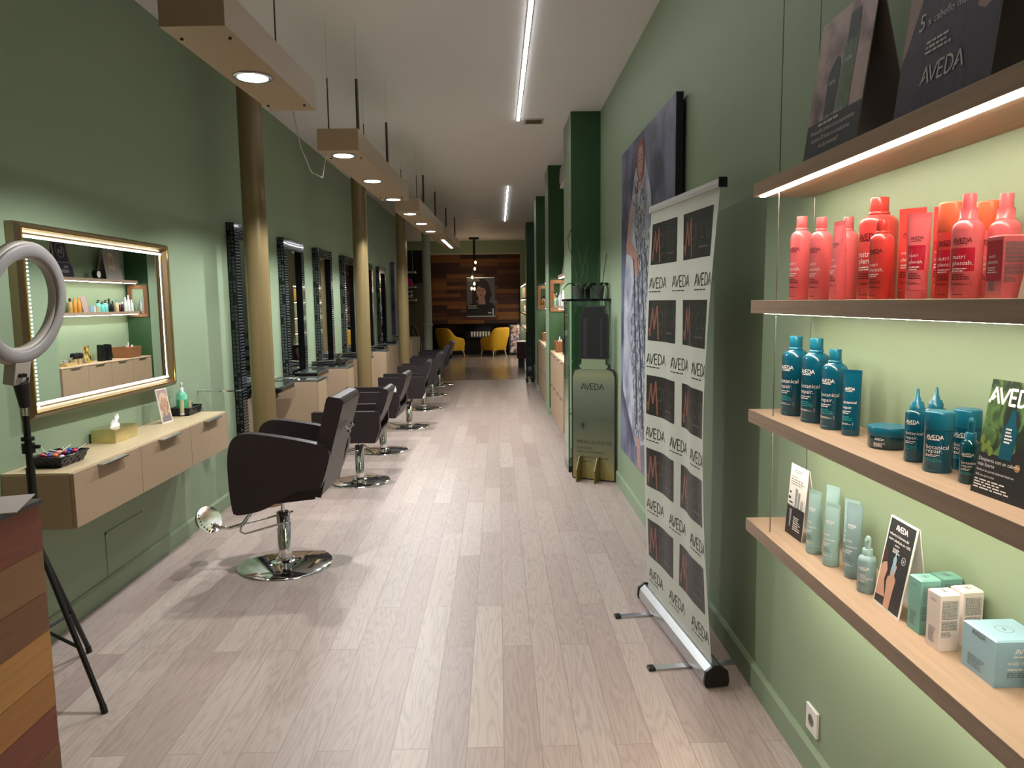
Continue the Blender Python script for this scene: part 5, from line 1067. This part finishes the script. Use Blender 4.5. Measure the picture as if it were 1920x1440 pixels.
board('display_board', 'board with a blonde portrait on the upper shelf of the first niche', 'display board', (.87, 9.98), (.87, 9.6), .40, .12, pp, port, 1.9605, legmat=brownboard)
board('display_board', 'dark board on the upper shelf of the first niche', 'display board', (.87, 8.9), (.87, 8.55), .40, .12, paint2, [brownboard, navy, MATS['printed_dull_skin'], MATS['printed_pale_grey'], MATS['printed_brass'], pdark], 1.9605, legmat=brownboard)
board('display_board', 'board with a portrait on the upper shelf of the second niche', 'display board', (.87, 12.6), (.87, 12.25), .40, .12, pp, port, 1.9605, legmat=brownboard)
def pn(b, mp, W_, h): b.flat(mp, [rect(0, 0, W_, h)], 1, .0005)
board('info_card', 'dusty pink card leaning among the bottles of the first niche', 'card', (.88, 9.17), (.88, 9.06), .2, .2, pn, [paper, pinkish], 1.5405, legs=.03)
board('info_card', 'gold and black card on the first niche cabinet', 'card', (.86, 9.12), (.86, 8.98), .21, .15, pn, [paper, mottle('printed_gold_black', (20, 18, 16), (200, 170, 80), 20)], .9205, legs=.03)
t = thing('desk_clock', 'round black clock on the upper shelf of the first niche', 'clock', (.90, 9.42, 1.9605)); q = MB(); q.M = Matrix.Translation((0, 0, .055)) @ Matrix.Rotation(-PI/2, 4, 'Y'); q.lathe([(.055, -.03), (.055, .03)], 26); q.build('case', black, t)
q = MB(); q.M = Matrix.Translation((0, 0, .055)) @ Matrix.Rotation(-PI/2, 4, 'Y'); q.lathe([(.042, .0305), (.042, .032)], 26); q.build('dial', paper, t)
for k in range(2):
    t = thing('dryer_holster', ('left', 'right')[k]+' tall black tool holster on the first niche cabinet', 'holder', (.86, 9.32+.15*k, .9205), 0, 'black holsters on the niche cabinet'); MB().prism([(-.04, 0), (.04, 0), (.05, .2), (-.03, .21)], 'x', -.03, .03).build('sleeve', black, t); MB().tube([(0, .03, .2), (-.01, .06, .19), (-.01, .07, .16)], .006).build('hook', black, t)
for k in range(2):
    t = thing('neck_brush', ('left', 'right')[k]+' black neck brush with wooden handle on the first niche cabinet', 'brush', (.85, 8.74+.1*k, .9205), 0, 'neck brushes'); MB().lathe([(.026, 0), (.018, .04), (.03, .07)], 16).build('handle', lightwood, t); MB().lathe([(.03, .07), (.045, .1), (.046, .125), (.03, .14)], 16).build('bristles', blackm, t)
t = thing('tool_tray', 'small wooden tray with metal clips on the first niche cabinet', 'tray', (.85, 8.58, .9205)); MB().box((-.06, -.09, 0), (.06, .09, .035)).build('tray', lightwood, t); q = MB()
for k in range(9): q.tube([(R.uniform(-.05, .05), R.uniform(-.08, .08), .035), (R.uniform(-.05, .05), R.uniform(-.08, .08), .06+R.uniform(0, .04))], .005, 6)
q.build('clip_pile', alu, t)['kind'] = 'stuff'

# rear niche shelving beyond the fourth pillar
for k, (z, led) in enumerate(((2.1, 1), (1.7, 1), (1.3, 1), (.92, 1))):
    niche_shelf(('top', 'second', 'third', 'lowest')[k]+' lit shelf beyond the fourth pillar', 18.35, 22.5, z, .7, bool(led))
for i in range(10):
    o = MB().box((0, 0, 0), (.2, .03, .3)).build('product_folder', mat('folder_%d' % (i % 4), [(220, 190, 110), (230, 226, 214), (196, 150, 80), (120, 120, 124)][i % 4], .5)); o.location = (.75, 19.0+.33*i, 1.7005); tag(o, ['nearest', 'second', 'third', 'fourth', 'fifth', 'sixth', 'seventh', 'eighth', 'ninth', 'farthest'][i]+' '+['ochre', 'cream', 'tan', 'grey'][i % 4]+' folder standing on the lit shelf beyond the fourth pillar', 'folder', 'folders on the far lit shelf')
for i in range(7): smallbottle(['first', 'second', 'third', 'fourth', 'fifth', 'sixth', 'farthest'][i]+' white bottle on the third lit shelf beyond the fourth pillar', .8, 19.2+.4*i, 1.3005, .04, .24, (224, 224, 220), (200, 170, 90), 'white bottles on the far lit shelf')
# trolleys
def trolley(label, x, y, w_, h, m_):
    t = thing('salon_trolley', label, 'trolley', (x, y, 0), group='black salon trolleys by the pillars')
    for sx in (-1, 1):
        for sy in (-1, 1):
            MB().tube([(sx*w_/2, sy*.17, .06), (sx*w_/2, sy*.17, h)], .012, 8).build('post', black, t); MB().sphere((sx*w_/2, sy*.17, .03), .029).build('castor', black, t)
    for k in range(4): MB().box((-w_/2, -.17, .12+k*(h-.2)/4), (w_/2, .17, .20+k*(h-.2)/4)).build('drawer', m_, t)
    for k in range(5): MB().tube([(-w_/2+.03+k*.04, -.1, h-.05), (-w_/2+.02+k*.045, -.12, h+.06+.03*(k % 2))], .01, 6).build('tool', black, t)
trolley('tall black trolley with tools beside the fourth pillar', .63, 14.75, .12, 1.0, blackm)
t = thing('maroon_bin', 'maroon box on the darker floor before the lit shelves', 'box', (.55, 18.2, .22)); MB().box((-.09, -.2, 0), (.12, .2, .4)).build('body', mat('maroon_lacquer', (70, 26, 30), .3), t, bevel=.01); MB().box((-.095, -.205, .4), (.125, .205, .42)).build('lid', paper, t); MB().box((-.06, -.17, -.22), (.09, .17, 0)).build('base', black, t)

# ------------------------------------------------------------------ lounge at the back
struct('wall_back_cladding', MB().box((-2.03, 23.05, 0.0), (0.69, 23.1, 3.07)), reclaimed)
struct('trim_3', MB().box((-2.2, 22.56, 0), (-2.03, 23.09, 3.05)), blackm)
t = thing('framed_poster', 'poster of a dark haired woman on the reclaimed wood wall', 'poster', (-.96, 23.02, 1.16))
mp = plane((0, 0, 0), (1, 0, 0), (0, 0, 1)); W_, H_ = .88, 1.22; b = MB().box((0, 0.0, 0), (W_, .029, H_))
b.flat(mp, [rect(0, 0, W_, H_)], 1, .001); b.flat(mp, [rect(0, 0, W_, .03), rect(0, H_-.03, W_, H_)], 0, .002)
b.flat(mp, [[(.0, .03), (.0, .35), (.2, .42), (.35, .45), (.6, .45), (.8, .42), (W_, .3), (W_, .03)]], 2, .002)
b.flat(mp, [[(.17, .4), (.16, .75), (.24, 1.02), (.38, 1.17), (.55, 1.18), (.68, 1.05), (.74, .8), (.78, .68), (.72, .52), (.66, .36), (.58, .5), (.3, .5), (.24, .36)]], 3, .003)
b.flat(mp, [[(.36, .38), (.58, .38), (.56, .6), (.36, .6)]], 4, .0035); b.flat(mp, [ell(.45, .78, .15, .21, 24)], 4, .004); b.flat(mp, [[(.29, .98), (.29, .88), (.36, .96), (.45, .9), (.55, .88), (.62, .78), (.62, 1.0), (.45, 1.06)]], 3, .005)
for q in (.385, .505): b.flat(mp, [ell(q, .82, .03, .012, 10)], 3, .006)
b.flat(mp, [ell(.45, .665, .045, .018, 12)], 5, .006); b.flat(mp, [[(.435, .72), (.475, .72), (.455, .79)]], 7, .006)
b.flat(mp, aveda(.09, 'L', .12, .04, 1.09), 6, .007); b.flat(mp, dashes(.4, .12, 3, 3, .4, .04, .26), 6, .007); b.flat(mp, [rect(.65, .1, .76, .14), rect(.79, .05, .84, .25)], 6, .007)
b.build('print', [alu, mat('poster_mauve_grey', (96, 92, 104), .4), mat('poster_black_coat', (24, 24, 32), .4), hairdark, mat('poster_skin', (172, 128, 122), .4), lipm, mat('poster_white_ink', (190, 190, 186), .4), mat('poster_skin_shade', (140, 98, 94), .4)], t)
t = thing('bulb_pendant', 'black pendant with a spiral cluster of bare warm bulbs', 'pendant lamp', (-.66, 21.5, CH))
MB().box((-.14, -.14, -.05), (.14, .14, -.0005)).build('canopy', black, t, bevel=.01); MB().tube([(0, 0, -.05), (0, 0, -.62)], .03, 10).build('stem', black, t)
for k, (dx, z_) in enumerate(((.035, 2.753), (.01, 2.571), (-.07, 2.328), (-.01, 2.143), (-.09, 2.007), (-.01, 2.0))):
    c = MB().tube([(0, 0, -.6), (dx*.6, .01*k, (-.6+z_-CH)/2), (dx, .01*k, z_-CH+.1)], .004, 6).build('cord', black, t); MB().tube([(dx, .01*k, z_-CH+.05), (dx, .01*k, z_-CH+.11)], .016, 8).build('socket', black, c)
    MB().sphere((dx, .01*k, z_-CH), (.026, .026, .045), seg=12).build('bulb', bulbm, t)
l = bpy.data.lights.new('pendant_glow', 'POINT'); l.energy = 9; l.color = (1, .8, .55); l.shadow_soft_size = .2; lo = bpy.data.objects.new('pendant_glow', l); col.objects.link(lo); lo.parent = t; lo.location = (-.02, -.12, 2.35-CH)
def armchair():
    t = thing('wing_armchair', '', 'armchair', group='mustard wing armchairs')
    pts = [(-.40, .34), (-.405, .05), (-.40, -.2), (-.34, -.34), (-.18, -.40), (0, -.415), (.18, -.40), (.34, -.34), (.40, -.2), (.405, .05), (.40, .34)]
    tops = [.58, .63, .66, .93, .95, .95, .95, .93, .66, .63, .58]; fl = [0, 0, .01, .07, .08, .08, .08, .07, .01, 0, 0]
    vs = []; n = len(pts)
    for i, ((x, y), tz, f) in enumerate(zip(pts, tops, fl)):
        d = Vector((x, y)).normalized()*1.0; o_ = Vector((x, y)); k = .78
        lo_ = o_*k; inn = o_-d*.09
        vs += [(lo_.x, lo_.y, .2), (o_.x*.93, o_.y*.93, .45), (o_.x+d.x*f, o_.y+d.y*f, tz), (inn.x+d.x*f, inn.y+d.y*f, tz+.005), (inn.x*.95, inn.y*.95, .42), (lo_.x-d.x*.06, lo_.y-d.y*.06, .2)]
    b = MB().add(vs, [(i*6+j, (i+1)*6+j, (i+1)*6+(j+1) % 6, i*6+(j+1) % 6) for i in range(n-1) for j in range(6)]+[tuple(range(6)), tuple((n-1)*6+j for j in range(6))[::-1]], 0, True)
    b.build('back_and_arms', velvet, t).modifiers.new('smooth', 'SUBSURF').levels = 2
    t.children[0].modifiers[0].render_levels = 2
    MB().prism([(-.27, -.28), (.27, -.28), (.3, .33), (-.3, .33)], 'z', .2, .34).build('seat_base', velvet, t, bevel=.02); MB().prism([(-.28, -.26), (.28, -.26), (.3, .36), (-.3, .36)], 'z', .345, .46).build('seat_cushion', velvet, t, bevel=.035, seg=4)
    for x, y in ((-.26, -.24), (.26, -.24), (-.3, .28), (.3, .28)): MB().tube([(x*.92, y*.92, .2), (x, y, .12), (x*1.05, y*1.08, 0)], [.03, .022, .014], 10).build('leg', lightwood, t)
    return t
ac_ = armchair(); ac_.location = (-1.42, 22.0, 0); ac_.rotation_euler = (0, 0, math.radians(-42)); ac_.scale = (.93, .93, .93); ac_['label'] = 'left mustard armchair with its back turned, facing the right one'
o = dup(ac_, loc=(-.12, 22.0, 0), rz=math.radians(42), label='right mustard armchair with its back turned, facing the left one')
t = thing('black_console', 'long black open console under the wooden wall', 'console', (-1.97, 22.62, 0))
MB().box((0, 0, .9), (2.55, .42, .96)).box((0, .36, .04), (2.55, .42, .9)).box((0, 0, .04), (.05, .36, .9)).box((2.5, 0, .04), (2.55, .36, .9)).build('carcass', blackg, t); MB().box((.05, .02, .52), (2.5, .36, .56)).build('shelf', blackg, t); MB().box((0, 0.02, 0), (2.55, .4, .04)).build('plinth', black, t); MB().box((.05, .1, .04), (2.5, .14, .5)).build('lower_panel', blackm, t)
for i in range(7):
    t = thing('white_candle', ['leftmost white candle on the black console shelf', 'second white candle from the left on the console', 'third white candle from the left on the console', 'middle white candle of the row on the console', 'third white candle from the right on the console', 'second white candle from the right on the console', 'rightmost white candle on the black console shelf'][i], 'candle', (-.82+i*.088, 22.75, .5605), group='white candles on the console shelf'); MB().lathe([(.03, 0), (.03, .15)], 14).build('wax', mat('warm_white_wax', (244, 240, 230), .5), t); MB().tube([(0, 0, .15), (0, 0, .163)], .002, 5).build('wick', black, t)
t = thing('magazine_rack', 'black three tier magazine rack right of the armchairs', 'magazine rack', (.5, 22.1, 0))
MB().prism([(.0, 0), (.03, 0), (.25, .93), (.22, .93)], 'x', -.17, .17).prism([(.03, 0), (.25, 0), (.25, .02), (.03, .02)], 'x', -.17, .17).build('frame', black, t)
mgz = [mottle('magazine_cover_a', (30, 28, 30), (190, 170, 166), 9), mottle('magazine_cover_b', (40, 60, 110), (200, 170, 140), 9), mottle('magazine_cover_c', (60, 40, 40), (190, 160, 150), 9)]
for k in range(3): MB().box((-.14, -.05+.066*k, .08+.28*k), (.14, .01+.066*k, .09+.28*k)).build('ledge', black, t)
for k in range(3):
    q = MB(); q.M = Matrix.Translation((-.02+.02*k, -.04+.066*k, .092+.28*k)) @ Matrix.Rotation(-.2, 4, 'X'); q.box((-.12, 0, 0), (.12, .012, .27)); tag(q.build('magazine', mgz[k]), ('lowest', 'middle', 'highest')[k]+' magazine in the black rack', 'magazine', 'magazines in the rack').location = (.5, 22.1, 0)
# dim side area at the left of the back
struct('wall_side_partition', MB().box((-5.1, 20.6, 0), (-2.0, 20.7, 2.15)), mat('brown_grey_paint', (96, 88, 74), .6))
struct('trim_4', MB().box((-5.1, 20.6, 2.15), (-2.06, 20.7, 3.05)), mat('night_black_panel', (12, 18, 16), .5))
for k, (z_, w_) in enumerate(((2.42, .36), (2.02, .36), (1.66, .36))):
    t = thing('side_room_shelf', ('top', 'middle', 'bottom')[k]+' pale shelf in the dim side area behind the columns', 'shelf', (-2.6, 20.2, z_), group='pale shelves in the side area'); MB().box((0, 0, 0), (w_, .395, .05)).build('board', MATS['cream_trim'], t)
    if k == 0:
        for dx in (.1, .3): MB().tube([(dx, .1, .05), (dx, .1, .63)], .006, 6).build('hanger_wire', alu, t)
t = thing('pink_bag', 'bright pink bag on the middle pale shelf in the side area', 'bag', (-2.42, 20.35, 2.0705)); MB().prism([(-.1, 0), (.1, 0), (.07, .2), (-.07, .2)], 'y', -.06, .06).build('body', mat('hot_pink', (210, 50, 110), .5), t, bevel=.02); MB().tube([(-.05, 0, .19), (0, 0, .27), (.05, 0, .19)], .008).build('handle', MATS['hot_pink'], t)
t = thing('framed_picture', 'black and white picture on the bottom pale shelf in the side area', 'picture', (-2.42, 20.4, 1.7105)); MB().box((-.13, 0, 0), (.13, .02, .26)).build('frame', black, t); MB().box((-.11, -.003, .02), (.11, -.0005, .24)).build('print', mottle('bw_print', (20, 20, 20), (210, 205, 200), 10, .45, .55), t)
t = thing('slanted_desk', 'dark slanted desk with a sheet behind the third column', 'desk', (-2.55, 17.9, 0)); MB().prism([(-.3, .85), (.3, 1.02), (.3, 1.05), (-.3, .88)], 'y', -.3, .3).build('sloped_top', mat('grey_sheet', (150, 140, 132), .5), t)
for q in range(4): MB().tube([(-.25+.12*q, -.25, .0), (-.05+.1*q, -.2, .9)], .012, 6).build('leg', darkmetal, t)
t = thing('brown_easel', 'dark brown curved easel leaning beside the grey column', 'easel', (-2.15, 18.4, 0)); MB().tube([(0, 0, 1.06), (.1, 0, .95), (.2, 0, .6), (.22, 0, 0)], .03, 8).build('curved_post', mat('dark_walnut', (70, 40, 24), .4), t); MB().tube([(0, 0, 1.06), (-.04, .05, .6), (-.05, .1, 0)], .02, 8).tube([(-.045, .07, .45), (.2, 0, .45)], .015, 8).build('brace', MATS['dark_walnut'], t)
t = thing('violet_panel', 'dark violet picture canvas on the left wall after the last mirror', 'picture', (WL, 15.3, .95)); MB().box((.001, 0, 0), (.07, .9, 1.5)).build('canvas', mottle('violet_print', (34, 30, 48), (104, 96, 130), 2.5, .35, .65), t)
t = thing('wall_cabinet_end', 'last taupe cabinet on the left wall near the slanted desk', 'cabinet', (WL+.001, 15.6, 0)); t.name = 'tall_station_cabinet'; MB().box((0, 0, 0), (.46, .5, .9)).build('body', taupe, t); MB().box((.461, .004, .06), (.476, .496, .88)).build('door', taupe, t); MB().box((0, 0, .9), (.476, .5, .915)).build('top', dglass, t)
